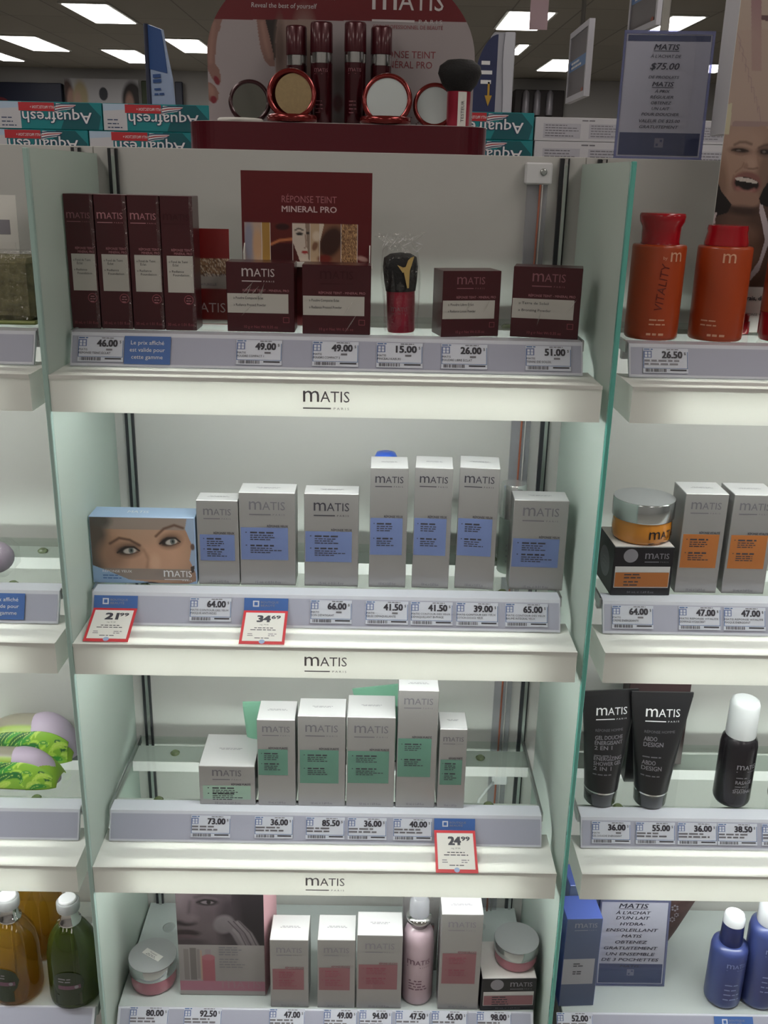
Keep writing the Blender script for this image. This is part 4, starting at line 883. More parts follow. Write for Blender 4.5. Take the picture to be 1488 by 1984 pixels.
# pink pump bottle
x = at(806, 1950, Y=.07)[0]
t = empty('pump_bottle', 'pink lotion bottle with chrome pump and clear overcap', 'bottle', (x, .078, ZS[3]+.0006)); r = .0245; zt = at(808, 1790, Y=.078)[2]-ZS[3]; zk = at(808, 1738, Y=.078)[2]-ZS[3]
b = lathe_obj('bottle_body', [(r*.92, 0), (r*.99, .003), (r, .007), (r, zt*.80), (r*.93, zt*.90), (r*.75, zt*.97), (r*.55, zt)], mat('pink_pearl', '#b9a3ad', .25, coat=.5), t, 44)
lathe_obj('collar', [(r*.52, zt), (r*.55, zt+.009), (r*.78, zt+.010), (r*.80, zt+.014), (r*.74, zt+.018), (r*.5, zt+.020)], CHROME, t, 36)
lathe_obj('overcap', [(r*.62, zt+.0205), (r*.60, zk-.006), (r*.4, zk)], clear('overcap_plastic', '#f0f0f4', .1, .1, '#dddde4', .5), t, 32)
o = MB(); fr = wrap(r, 0, 0); o.logo(fr, 0, zt*.58, .036, mat('plum_ink', '#6b4a5c', .4), e=.0006); o.lines(fr, -.014, zt*.36, .030, 4, .0022, mat('plum_ink', '#6b4a5c', .4), .0052, e=.0006); o.build('print', b)
# amber and green pump bottles
def bath_bottle(label, u, v, liquid, tint):
    p = at(u, v, Z=ZS[3]); Y = p[1]+.030; x = at(u, v, Y=Y)[0]
    t = empty('bath_oil_bottle', label, 'bottle', (x, Y, ZS[3]+.0006), group='pump bottles of bath oil'); r = .0385; h = .135
    b = lathe_obj('bottle_body', [(r*.86, 0), (r*.97, .004), (r, .012), (r*.98, h*.62), (r*.86, h*.80), (r*.6, h*.94), (r*.42, h)], liquid, t, 44)
    lathe_obj('collar', [(r*.43, h), (r*.45, h+.004), (r*.36, h+.006), (r*.34, h+.022)], CHROME, t, 28)
    pm = MB().lathe([(r*.42, h+.0222), (r*.44, h+.026), (r*.44, h+.036), (r*.40, h+.038)], lidS, 32).build('pump_head', t)
    lathe_obj('button', [(r*.34, h+.0382), (r*.34, h+.041), (r*.30, h+.042)], mat('white_plastic', '#cfcfd2', .35), pm, 28)
    MB().tube([(0, 0, h+.03), (-.004, .012, h+.032), (-.008, .03, h+.031), (-.009, .036, h+.026)], .0045, mat('white_plastic', '#cfcfd2', .35)).build('spout', pm)
    MB().tube([(0, 0, .008), (.001, 0, h)], .0022, mat('white_plastic', '#cfcfd2', .35)).build('dip_tube', t)
    o = MB(); dg = mat('dark_green_label', '#27331f', .35); fr = wrap(r, 0, -.15 if 'amber' in label else .05); n = 28; pts = [(.024*math.cos(2*math.pi*k/n), .052+.024*math.sin(2*math.pi*k/n)) for k in range(n)]
    for k in range(12):                                               # oval label wrapped in strips
        a0, a1 = -.024+.048*k/12, -.024+.048*(k+1)/12; f0, f1 = [.024*math.sqrt(max(0, 1-(a/.024)**2)) for a in (a0, a1)]
        o.add([fr(a0, .05-f0, .0006), fr(a1, .05-f1, .0006), fr(a1, .05+f1, .0006), fr(a0, .05+f0, .0006)], [(0, 1, 2, 3)], dg)
    o.rect(fr, -.019, .015, .012, .030, dg, .0006, 8); o.lines(fr, -.014, .062, .028, 2, .002, FAINTINK, .005, e=.001); o.rect(fr, -.015, .018, .042, .049, mat('plum_ink', '#2c2236', .4), .0009, 6); o.disc(fr, .012, .046, .003, .003, FAINTINK, .0013); o.build('oval_label', b)
bath_bottle('amber bath oil bottle with silver pump', 40, 1945, clear('amber_liquid', '#d2b060', .06, .05, '#94762c', .40), 0)
bath_bottle('green bath oil bottle with silver pump beside the glass divider', 152, 1952, clear('green_liquid', '#8ea04a', .06, .05, '#4d5a26', .55), 0)
for u, lab, mm in ((75, 'amber bath oil bottle standing behind the other two', clear('amber_liquid', '#d2b060', .06, .05, '#94762c', .40)),):
    p = at(u, 1800, Y=.16); t = empty('bath_oil_bottle', lab, 'bottle', (p[0], .168, ZS[3]+.0006), group='pump bottles of bath oil')
    lathe_obj('bottle_body', [(.033, 0), (.037, .004), (.0385, .012), (.038, .09), (.033, .112), (.02, .13), (.016, .14)], mm, t, 36); lathe_obj('pump_head', [(.014, .1402), (.014, .165), (.017, .166), (.017, .178)], lidS, t, 24)
# blue bottles of the right base
BLUEB = mat('blue_bottle_plastic', '#39447a', .35, coat=.2)
def blue_bottle(label, uL, uR, v, vsh, vtop, capm, neck):
    Y = .075; xl, xr = span(uL, uR, v-60, Y); r = (xr-xl)/2; x = (xl+xr)/2; h = at((uL+uR)/2+15, vsh, Y=Y)[2]-ZS[3]; H = at((uL+uR)/2+25, vtop, Y=Y)[2]-ZS[3]
    t = empty('blue_bottle', label, 'bottle', (x, Y+.005, ZS[3]+.0006), group='blue sun care bottles')
    b = lathe_obj('bottle_body', [(r*.86, 0), (r*.97, .003), (r, .009), (r, h*.90), (r*.94, h*.97), (r*.70, h)], BLUEB, t, 40)
    if neck:
        lathe_obj('neck', [(r*.60, h), (r*.62, h+.003), (r*.58, H-.016)], mat('navy_plastic', '#1c2350', .3), t, 32); lathe_obj('cap', [(r*.58, H-.0158), (r*.58, H-.004), (r*.5, H)], capm, t, 32)
    else: lathe_obj('cap', [(r*.66, h), (r*.70, h+.004), (r*.66, H-.006), (r*.5, H)], capm, t, 32)
    o = MB(); fr = wrap(r, 0, .15); lt = mat('bottle_blue_print', '#8593c4', .4); o.logo(fr, 0, h*.74, r*1.1, lt, e=.0006); o.lines(fr, -r*.5, h*.45, r*1.1, 4, .002, lt, .009, e=.0006); o.build('print', b)
CAPW = mat('white_cap_gloss', '#d9dbe0', .2, coat=.4)
blue_bottle('blue bottle with navy neck and small white cap', 1372, 1441, 1955, 1828, 1775, CAPW, True)
blue_bottle('blue bottle with a tall white cap at the picture edge', 1440, 1512, 1952, 1790, 1745, CAPW, False)
# blue carton pair by the divider
def blue(o, fr, w, h, dep):
    o.rect(fr, -w*.5+.0006, w*.5-.0006, .0006, h*.80, mat('slate_print', '#4c5570', .4)); o.rect(fr, -w*.5+.0006, w*.40, h*.26, h*.55, mat('grey_print', '#9a9aa2', .45), .0004)
    o.lines(fr, -w*.2, h*.50, w*.36, 2, .0018, INK, .004, e=.0007); o.lines(fr, -w*.2, h*.41, w*.36, 2, .0018, INK, .004, seed=4, e=.0007); o.rect(fr, -w*.5+.0006, w*.5-.0006, h*.80, h-.0006, mat('slate_print', '#4c5570', .4))
BLUEC = mat('cobalt_card', '#44559a', .3, coat=.3)
xs = span(1081, 1149, 1956, Y4+.01)
c = carton('sun_care_carton', 'carton', 'cobalt blue carton with grey label beside the glass divider', 'cobalt blue cartons', xs, Y4+.01, ZS[3], at(1118, 1780, Y=Y4+.01)[2]-ZS[3], .05, BLUEC, 3, draw=blue, logo=(.90, .62, FAINTINK, .05))
xs = span(1086, 1150, 1900, Y4+.075)
carton('sun_care_carton', 'carton', 'second cobalt blue carton, behind the first', 'cobalt blue cartons', xs, Y4+.075, ZS[3], at(1115, 1715, Y=Y4+.075)[2]-ZS[3], .05, BLUEC, 3, draw=blue)

# ================================================================== SIGNS IN ACRYLIC HOLDERS
def holder(label, x0, x1, z0, h, Y, yaw, rows, bands, lean=0., back=True):
    w = x1-x0; t = empty('sign_holder', label, 'sign', ((x0+x1)/2, Y, z0), (R(lean), 0, R(yaw)), 'printed offers in acrylic holders')
    o = MB(); o.box(-w*.47, w*.47, 0, .0006, h*.02, h*.97, PAPER); fr = front(-.0001); nb = mat('slate_band', '#47506c', .5)
    if bands[0]: o.rect(fr, -w*.455, w*.455, h*.92, h*.965, nb)
    o.rect(fr, -w*.455, w*.455, h*.03, h*bands[1], nb); q = h*bands[1]*.5+.004
    o.rect(fr, -w*.05, w*.05, q-w*.05, q+w*.05, FAINTINK, .0004); o.rect(fr, -w*.035, -.001, q-w*.035, q-.001, nb, .0006); o.rect(fr, .001, w*.035, q+.001, q+w*.035, nb, .0006)
    o.build('paper_insert', t); s = MB()
    for txt, f, hh, ww, ul in rows:
        s.text(fr, txt, -.02*w, h*f, h*hh, INK, w=w*ww, al='c', shear=.22, bold=.012 if hh > .03 else .006, e=.0008)
        if ul: s.rect(fr, -w*ww/2-.02*w, w*ww/2-.02*w, h*f-h*.012, h*f-h*.007, INK, .0008)
    s.build('lettering', t)
    MB().box(-w/2, w/2, -.0028, -.0012, 0, h, ACRYL, .0004).build('acrylic_front', t)
    e = MB(); em = clear('acrylic_edge', '#b9bcd8', .15, .1, '#aab0d0', .45)
    e.box(-w/2, -w*.475, -.0012, .0018, 0, h, em); e.box(w*.475, w/2, -.0012, .0018, 0, h, em); e.box(-w*.475, w*.475, -.0012, .0018, h*.975, h, em); e.box(-w*.475, w*.475, -.0012, .0018, 0, h*.018, em); e.build('acrylic_edge', t)
    MB().box(-w/2, w/2, .0, .045 if back else .02, -.0002, .0016, ACRYL).build('foot', t)
    return t
Ys = .300; a, b = at(1190, 300, Y=Ys), at(1357, 303, Y=Ys); zt = at(1278, 60, Y=Ys)[2]
holder('white offer sign reading $75.00 on top of the shelving', a[0], b[0], WT+.0006, zt-WT, Ys, -4,
       [('MATIS', .855, .045, .28, 1), ('À L\'ACHAT DE', .795, .024, .34, 0), ('$75.00', .705, .052, .32, 0), ('DE PRODUITS', .635, .022, .34, 0), ('MATIS', .575, .036, .24, 1), ('À PRIX', .525, .024, .17, 0), ('RÉGULIER', .480, .024, .26, 0), ('OBTENEZ', .435, .024, .23, 0), ('UN LAIT', .390, .024, .20, 0), ('POUR DOUCHER', .345, .024, .42, 0), ('VALEUR DE $25.00', .292, .025, .46, 0), ('GRATUITEMENT', .245, .025, .44, 0)], (1, .21))
Y5 = .10; a, b = at(1150, 1925, Y=Y5), at(1284, 1925, Y=Y5); zt = at(1230, 1741, Y=Y5+.022)[2]
holder('offer sign for free pouches standing on the base deck', a[0], b[0], ZS[3]+.0006, zt-ZS[3], Y5, 0,
       [('MATIS', .905, .055, .42, 1), ('À L\'ACHAT', .835, .036, .50, 0), ('D\'UN LAIT', .775, .036, .48, 0), ('HYDRA-', .705, .036, .36, 0), ('ENSOLEILLANT', .635, .036, .74, 0), ('MATIS', .565, .036, .29, 0), ('OBTENEZ', .495, .036, .46, 0), ('GRATUITEMENT', .425, .036, .77, 0), ('UN ENSEMBLE', .355, .036, .70, 0), ('DE 3 POCHETTES', .290, .036, .82, 0), ('MATIS', .215, .030, .28, 0)], (0, .255), lean=-8)
# patterned pouch behind the sign
p = at(1268, 1790, Y=.20); pm = MB()
w, h = .05, .10
pt = empty('patterned_pouch', 'dark brown pouch with pale flowers behind the pouches sign', 'pouch', (p[0], .20, ZS[3]+.004), (R(-4), R(22), 0))
loft([(.026, .010, 0), (.029, .012, .03), (.033, .010, .09), (.035, .003, .135), (.035, .0008, .145)], mat('brown_pouch', '#43302f', .6, noise=.2, nscale=80), pm); pm.build('pouch_body', pt)
f = MB(); q = random.Random(5)
for _ in range(9):
    cx, cz, s = q.uniform(-.026, .03), q.uniform(.05, .14), q.uniform(.003, .006); ff = front(-.0125)
    for k in range(6):
        f.disc(ff, cx+s*math.cos(k*1.047), cz+s*math.sin(k*1.047), s*.42, s*.42, FAINTINK, .0002, 8)
f.build('flower_print', pt)

# ================================================================== PORTRAIT CARD (base)
def portrait():
    Yp = .070; xl, xr = span(352, 515, 1950, Yp); w = xr-xl; zt = at(430, 1727, Y=Yp)[2]; h = zt-ZS[3]
    t = empty('portrait_card', 'display card with a black and white face above pink bottles', 'display card', ((xl+xr)/2, Yp, ZS[3]+.0006))
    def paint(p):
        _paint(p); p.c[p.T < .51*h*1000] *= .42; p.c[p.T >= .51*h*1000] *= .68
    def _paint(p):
        Wm, Hm = w*1000, h*1000; X = lambda f: f*Wm; Yy = lambda f: f*Hm; p.fill('#3a3238')
        p.rect(0, X(.62), 0, Yy(.5), '#6a5c64'); p.ell(X(.25), Yy(.18), X(.45), Yy(.4), '#77696f', 0, .9); p.ell(X(.12), Yy(.1), X(.16), Yy(.14), '#8b7b82', 0, .9)
        p.ell(X(.40), Yy(.12), X(.25), Yy(.16), '#6c5e65', 0, .8); p.stroke([(X(.22), Yy(.06)), (X(.34), Yy(.035)), (X(.56), Yy(.06))], 5, '#4a3f45', .7, .8)
        p.ell(X(.36), Yy(.105), X(.12), Yy(.03), '#2b2429', 0, .5); p.ell(X(.36), Yy(.106), X(.07), Yy(.016), '#857a80', 0, .4); p.ell(X(.375), Yy(.104), X(.025), Yy(.02), '#1d181c', 0, .4); p.stroke([(X(.24), Yy(.108)), (X(.33), Yy(.08)), (X(.47), Yy(.10))], 2, '#1b161a', 1, .5)
        p.stroke([(X(.16), Yy(.10)), (X(.14), Yy(.22)), (X(.19), Yy(.29))], 5, '#5a4d54', .7, .9); p.ell(X(.10), Yy(.30), X(.12), Yy(.03), '#3a3036', 0, .6); p.ell(X(.14), Yy(.26), X(.10), Yy(.04), '#8a7a81', 0, .9)
        p.ell(X(.08), Yy(.40), X(.18), Yy(.035), '#3c2c32', 0, .5); p.stroke([(0, Yy(.405)), (X(.24), Yy(.40))], 1.4, '#241a1f'); p.ell(X(.08), Yy(.43), X(.15), Yy(.02), '#6d5860', 0, .7); p.ell(X(.12), Yy(.49), X(.2), Yy(.04), '#55484f', 0, .8)
        p.poly([(X(.64), 0), (X(1), 0), (X(1), Yy(.52)), (X(.80), Yy(.52)), (X(.62), Yy(.3))], '#2c252b'); p.ell(X(.6), Yy(.3), X(.12), Yy(.3), '#463c43', 0, .9)
        for dx, c in ((0, '#90868c'), (.05, '#a1969c'), (.11, '#877c83'), (.17, '#9b9096')):
            p.stroke([(X(.53+dx), Yy(.28+dx*.1)), (X(.66+dx), Yy(.40)), (X(.76+dx), Yy(.55))], 9, c, 1, .3)
        p.ell(X(.54), Yy(.31), X(.12), Yy(.09), '#8f858b', 30, .3)
        for dx in (.06, .12, .18): p.stroke([(X(.53+dx), Yy(.28)), (X(.655+dx), Yy(.39)), (X(.75+dx), Yy(.55))], 1.6, '#4f464c', .9)
        p.rect(0, X(1), Yy(.51), Yy(.86), '#a29c9c'); p.rect(0, X(1), Yy(.86), Yy(.955), '#b7788c'); p.rect(0, X(1), Yy(.955), Yy(1), '#b5b0b0')
        for x0, x1, y0, y1, c in ((.06, .12, .55, .85, '#8c8484'), (.13, .20, .54, .85, '#77706f'), (.21, .24, .55, .84, '#908888'), (.27, .42, .62, .86, '#a8616c'), (.31, .38, .55, .62, '#9c9096')): p.rect(X(x0), X(x1), Yy(y0), Yy(y1), c)
        p.ell(X(.345), Yy(.63), X(.075), Yy(.03), '#b06d78', 0, .2); p.rect(X(.25), X(.27), Yy(.56), Yy(.85), '#b79a8c')
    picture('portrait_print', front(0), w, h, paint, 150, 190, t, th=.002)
    o = MB(); fr = front(0); o.lines(fr, w*-.03, h*.475, w*.36, 4, .0018, GREYINK, .0045, e=.0008); o.lines(fr, w*-.03, h*.36, w*.32, 4, .0016, GREYINK, .005, seed=3, e=.0008); o.logo(fr, w*.22, h*.072, w*.46, mat('card_pink_text2', '#96707a', .5), line=False, paris=False, e=.0008); o.build('lettering', t)
    MB().slab(flat((w/2, 0, 0), (.06, .25, 0), (0, 0, 1)), [(0, 0), (.22, 0), (.22, h*.98), (0, h)], .0012, mat('pink_board', '#c79aa2', .5)).build('side_wing', t)
portrait()

# ================================================================== LEFT BAY GOODS
# olive sponge block in film
def sponge():
    Y = .11; xr = at(66, 600, Y=Y)[0]; w = .09; zt = at(40, 492, Y=Y)[2]; h = zt-ZS[0]
    t = empty('sponge_block', 'olive bath sponge block wrapped in clear film', 'sponge', (xr-w/2, Y, ZS[0]+.0006))
    om = mat('olive_sponge', '#6b6646', .85, noise=.35, nscale=90, bump=.8); MB().box(-w/2, w/2, .001, .075, .006, h-.006, om, .006).build('sponge', t)
    MB().box(-w/2-.002, w/2+.002, -.001, .077, 0, h, FILM, .007).build('film_wrap', t)
    MB().box(-w/2-.001, w/2+.001, .0, .076, .0005, .0055, mat('yellow_green_tray', '#8c9455', .5), .002).build('tray', t)
sponge()
for u0, u1, v0, v1, Y, lab, band in ((-60, 44, 378, 640, .20, 'white leaflet with a grey band behind the olive sponge block', 1), (-50, 37, 470, 640, .185, 'plain white leaflet leaning in front of the banded one', 0)):
    xl, xr = span(u0, u1, 560, Y); h = at((u0+u1)/2, v0, Y=Y)[2]-ZS[0]; w = xr-xl; o = MB(); o.box(-w/2, w/2, 0, .0008, 0, h, PAPER)
    if band: o.rect(front(0), -w/2, w*.36, h*.68, h*.80, FAINTINK)
    tag(o.build('leaflet', None, ((xl+xr)/2, Y, ZS[0]+.0004), (R(-2), 0, 0)), lab, 'leaflet', 'white leaflets')
# soap bags
LILAC = mat('lilac_soap', '#b9a9bd', .5)
def soap_bag(label, x0, y0, zs, wid, L, H, ex, tilt=0):
    """a leaf-printed pillow bag on its side: a half-round body, a lilac egg of soap rising through its clear window"""
    t = empty('soap_bag', label, 'soap', (x0, y0, zs+.0006), (0, 0, R(tilt)), 'lilac soaps in leaf bags')
    er, ed, eh = wid*.35, L*.49, H
    bD = lambda x: L/2*(1-.35*abs(x)**4)*.97; bH = lambda x: .0035+H*.90*max(0, 1-abs(x-.1)**2.6/(1.1+.1*(1 if x < .1 else -1.9))**2.6)**.6
    eg = lambda X: math.sqrt(max(0, 1-((X-ex)/er)**2))
    def sheet(nx, ny, t0, t1, off, paint, name, xa=-1., xb=1.):
        xs = np.linspace(xa, xb, nx+1); ts = np.linspace(t0, t1, ny+1); S, T = np.meshgrid(xs*100, ts); pc = Pic(S, T); paint(pc); o_, i_ = [], []
        for th in ts:
            for x in xs:
                X = x*wid/2; d, h = (bD(x), bH(x)) if not off else (max(bD(x), ed*eg(X)), max(bH(x), eh*eg(X)))
                c, q_ = math.cos(R(th)), math.sin(R(th))
                o_.append((X, -(d+off)*c, (h+off)*q_+.0003)); i_.append((X, -(d+off-.0008)*c, max(.0002, (h+off-.0008)*q_)))
        n = nx+1; nv = len(o_); fs = [(j*n+i, j*n+i+1, (j+1)*n+i+1, (j+1)*n+i) for j in range(ny) for i in range(nx)]
        mb = MB(); mb.add(o_, fs, ART, True); mb.add(i_, [tuple(reversed(f)) for f in fs], ART, True)
        rim = list(range(n))+[(j+1)*n-1 for j in range(1, ny+1)]+[ny*n+i for i in range(nx-1, -1, -1)]+[j*n for j in range(ny-1, 0, -1)]
        for a_, b_ in zip(rim, rim[1:]+rim[:1]): mb.f.append((a_, nv+a_, nv+b_, b_)); mb.m.append(0); mb.sm.append(False)
        o = mb.build(name, t); ca = o.data.color_attributes.new('Col', 'FLOAT_COLOR', 'POINT'); c4 = np.ones((2*nv, 4)); c4[:nv, :3] = c4[nv:, :3] = pc.c.reshape(-1, 3); ca.data.foreach_set('color', c4.ravel())
    def green(pc):
        pc.fill('#8aa23c'); pc.poly([(-70, 60), (60, 60), (60, 180), (-70, 180)], '#8d8778'); pc.poly([(-100, 0), (-72, 40), (-60, 180), (-100, 180)], '#9fbf45'); pc.poly([(-72, 92), (-62, 92), (-60, 130), (-70, 130)], '#a83a4a'); pc.poly([(70, 0), (100, 0), (100, 180), (84, 180)], '#86ad34')
    def leaf(pc):
        q = np.random.RandomState(4); pc.fill('#86b33c')
        for k in range(34):
            x, y, a_, l = -98+196*((k*.618) % 1), q.uniform(0, 44), q.uniform(-1.2, 1.2), q.uniform(18, 40); c = ('#2c6a36', '#a8cf48', '#3f8f3c', '#2a5f33', '#b6d65a')[k % 5]
            pts = [(x+l*f*math.sin(a_+1.6*f), y+l*.8*f*math.cos(a_+.9*f)) for f in np.linspace(0, 1, 8)]; w_ = q.uniform(5, 12)
            for i in range(7): pc.stroke(pts[i:i+2], w_*math.sin(math.pi*(i+1)/8.5), c, 1., .12)
            pc.stroke(pts, .9, '#cfe07e', .8, .3)
    sheet(60, 30, 0, 180, 0, green, 'leaf_bag')
    e = MB(); pr = [(math.cos(math.pi/2*k/14) if k < 14 else .0004, math.sin(math.pi/2*k/14)) for k in range(15)]; e.lathe(pr, LILAC, 48); s_ = e.build('soap', t, (ex, 0, .0004)); s_.scale = (er, ed, eh)
    sheet(120, 26, 2, 50, .0012, leaf, 'leaf_band', -.97, .93)
    return t
soap_bag('leaf-printed soap bag lying at the back of the third shelf', -.478, .220, ZS[2], .146, .082, .066, .026, -2)
soap_bag('leaf-printed soap bag lying in front of the other', -.482, .146, ZS[2], .150, .062, .052, .022, -4)
p = at(2, 1085, Z=ZS[1]+.02); t = empty('soap_egg', 'lilac egg soap in clear film cut by the picture edge', 'soap', (p[0]-.012, p[1], ZS[1]+.0006))
e = MB(); e.lathe([(max(.0004, math.sin(math.pi*k/12)), -math.cos(math.pi*k/12)) for k in range(13)], LILAC, 32); s = e.build('soap', t, (0, 0, .0235)); s.scale = (.03, .024, .023)
MB().box(-.034, .034, -.026, .026, .0002, .048, FILM, .012).build('film_wrap', t); MB().box(-.03, -.004, -.01, .012, .045, .05, mat('lime_sticker', '#a6b83a', .5), .002).build('lime_label', t)

# ================================================================== LAUGHING WOMAN DISPLAY
def laughing():
    Yl = .185; x0 = at(1386, 400, Y=Yl)[0]; w = .20; zt = ZC+.26; h = zt-ZS[0]; x1 = x0+w
    t = empty('poster_stand', 'display stand with a laughing dark-haired woman behind the orange bottles', 'display stand', ((x0+x1)/2, Yl, ZS[0]+.0006))
    zph = at(1420, 262, Y=Yl)[2]-ZS[0]; zpb = at(1440, 557, Y=Yl)[2]-ZS[0]
    K = lambda u, v: ((at(u, v, Y=Yl)[0]-x0)*1000, (h-(at(u, v, Y=Yl)[2]-ZS[0]))*1000)     # photo position -> millimetres on the board
    def paint(p):
        Hm = h*1000; top, bot = (h-zph)*1000, (h-zpb)*1000; p.fill('#c9bcb4'); p.rect(0, 400, 0, top, '#cbb3a6')
        Q = lambda x, y: K(1360+x/5.08, 230+y/5.08); P_ = lambda L: [K(*q) for q in L]; PQ = lambda L: [Q(*q) for q in L]; m1 = (K(1460, 330)[0]-K(1450, 330)[0])/10/5.08
        E = lambda x, y, rx, ry, c, rot=0, soft=.5, a=1.: p.ell(*Q(x, y), rx*m1, ry*m1, c, rot, soft, a)
        p.rect(0, 400, top-8, bot, '#120e0d')
        # face, lit from the left: broad soft shapes first
        E(415, 400, 275, 490, '#8c7264', -4, .22); E(400, 250, 260, 170, '#9a8072', 0, .9); E(300, 470, 120, 150, '#977c6c', 0, .9); E(520, 440, 90, 120, '#94786a', 0, .9); E(430, 800, 120, 80, '#8d7061', 0, .8); E(620, 520, 80, 240, '#6f584c', 0, .9, .8); E(190, 620, 60, 200, '#735a4c', -8, .9, .8); E(480, 460, 60, 70, '#a08576', 0, .9)
        # brows and narrowed eyes
        p.stroke(PQ([(320, 262), (370, 236), (430, 236), (486, 256)]), 22*m1, '#57443b', .8, .9); p.stroke(PQ([(560, 292), (610, 268), (660, 262)]), 24*m1, '#4b3a33', .85, .9)
        E(375, 320, 105, 34, '#6b5349', 4, .8); E(375, 316, 78, 17, '#251b19', 4, .6); E(360, 317, 22, 8, '#6d625d', 0, .5); p.stroke(PQ([(290, 318), (330, 303), (390, 303), (450, 325)]), 10*m1, '#2b201c', .9, .7); p.stroke(PQ([(330, 355), (390, 368), (440, 350)]), 12*m1, '#7a5f54', .6, .9)
        E(620, 330, 80, 44, '#5d483f', 2, .8); E(620, 332, 66, 22, '#201817', 2, .6); E(610, 332, 18, 9, '#6a605b', 0, .5)
        # nose
        p.stroke(PQ([(560, 330), (548, 400), (560, 455)]), 20*m1, '#7d6457', .6, .9); p.stroke(PQ([(420, 480), (450, 495), (500, 500), (545, 490)]), 15*m1, '#5f483f', .8, .9); E(430, 470, 24, 26, '#866b5e', 0, .9); p.stroke(PQ([(410, 440), (395, 480), (330, 530)]), 12*m1, '#75594d', .7, .9)
        # open laughing mouth
        E(440, 640, 146, 108, '#77504a', 8, .25); E(440, 645, 122, 66, '#140b0b', 9, .14)
        p.poly(PQ([(322, 592), (345, 580), (395, 582), (450, 590), (505, 604), (548, 628), (538, 642), (500, 640), (450, 630), (390, 620), (342, 614)]), '#b9b1ab'); p.stroke(PQ([(330, 578), (400, 566), (470, 576), (555, 618)]), 16*m1, '#7b514b', .9, .6)
        p.stroke(PQ([(352, 690), (400, 722), (450, 730), (510, 706)]), 36*m1, '#8d605a', .95, .6); p.stroke(PQ([(385, 716), (440, 728), (490, 718)]), 10*m1, '#a87f78', .6, .9)
        for x in (372, 402, 434, 466, 498): p.stroke(PQ([(x, 588), (x, 622)]), 2.4*m1, '#8f8782', .5, .8)
        p.stroke(PQ([(310, 560), (296, 640), (320, 720)]), 14*m1, '#70564a', .5, .9)
        # jaw line, neck, hair, straps
        p.poly(PQ([(150, 700), (300, 850), (400, 880), (540, 850), (650, 680), (650, 1700), (60, 1700), (100, 900)]), '#4b372f'); E(410, 800, 175, 82, '#8a6e60', 4, .35); E(330, 1000, 120, 90, '#5b443a', 0, .9); E(440, 1150, 120, 90, '#6b5145', 0, .9); E(420, 1400, 160, 200, '#6a5044', 0, .9); E(400, 910, 150, 45, '#2f211d', 4, .9, .8)
        p.poly(PQ([(185, 165), (212, 165), (200, 300), (165, 420), (145, 600), (190, 720), (290, 850), (250, 930), (150, 960), (80, 1040), (60, 1040)]), '#100c0c'); p.poly(PQ([(700, 600), (640, 640), (600, 700), (560, 790), (575, 850), (640, 870), (900, 900), (900, 600)]), '#100c0c')
        p.poly(PQ([(128, 930), (150, 925), (130, 985), (128, 1040), (95, 1040), (105, 985)]), '#b4a9aa'); p.poly(PQ([(568, 845), (596, 850), (640, 1000), (680, 1180), (640, 1270), (560, 1500), (470, 1600), (440, 1580), (560, 1400), (618, 1200), (590, 1040), (562, 930)]), '#ada2a6')
        # upper page with a pink block and sketch marks, lying over the photograph's top
        p.rect(0, 400, 0, top-11, '#a08c82'); p.poly(P_([(1400, -200), (1600, -200), (1600, 50), (1432, 60)]), '#a5958a'); p.poly(P_([(1454, -200), (1475, -200), (1475, 139), (1456, 139)]), '#85606a'); p.ell(*K(1440, 120), 40, 60, '#a39086', 0, .9, .6); p.poly(P_([(1475, 30), (1500, 30), (1500, 44), (1475, 40)]), '#5d4448'); p.poly(P_([(1405, 205), (1419, 200), (1412, 262), (1398, 262)]), '#b3ad94'); p.poly(P_([(1419, 236), (1510, 236), (1510, 246), (1418, 246)]), '#8d7876')
        for a in range(8): p.stroke(P_([(1425+a*6, 60+a*22), (1435+a*5, 80+a*18), (1432+a*6, 100+a*20)]), 1.0, '#8a7478', .7)
        p.rect(0, 400, bot, Hm, '#c2bdbb')
    picture('portrait_print', front(0), w, h, paint, 300, 420, t, th=.0015)
    o = MB(); fr = front(0)
    for s, u, v, hh, b in (('Frais, dé', 1441, 582, .0058, .02), ('RÉPONSE VITALITÉ', 1439, 612, .0034, 0)):
        q = at(u, v, Y=Yl); o.text(fr, s, q[0]-(x0+x1)/2, q[2]-ZS[0], hh, INK, e=.0008, bold=b)
    o.build('lettering', t)
    MB().box(-w/2+.001, w/2-.001, .0018, .060, h*.55, h-.001, mat('pale_board', '#b9b8bf', .6)).build('header_box', t)
    MB().box(-w/2+.02, w/2-.02, .002, .06, 0, .01, PAPER).build('foot', t)
laughing()

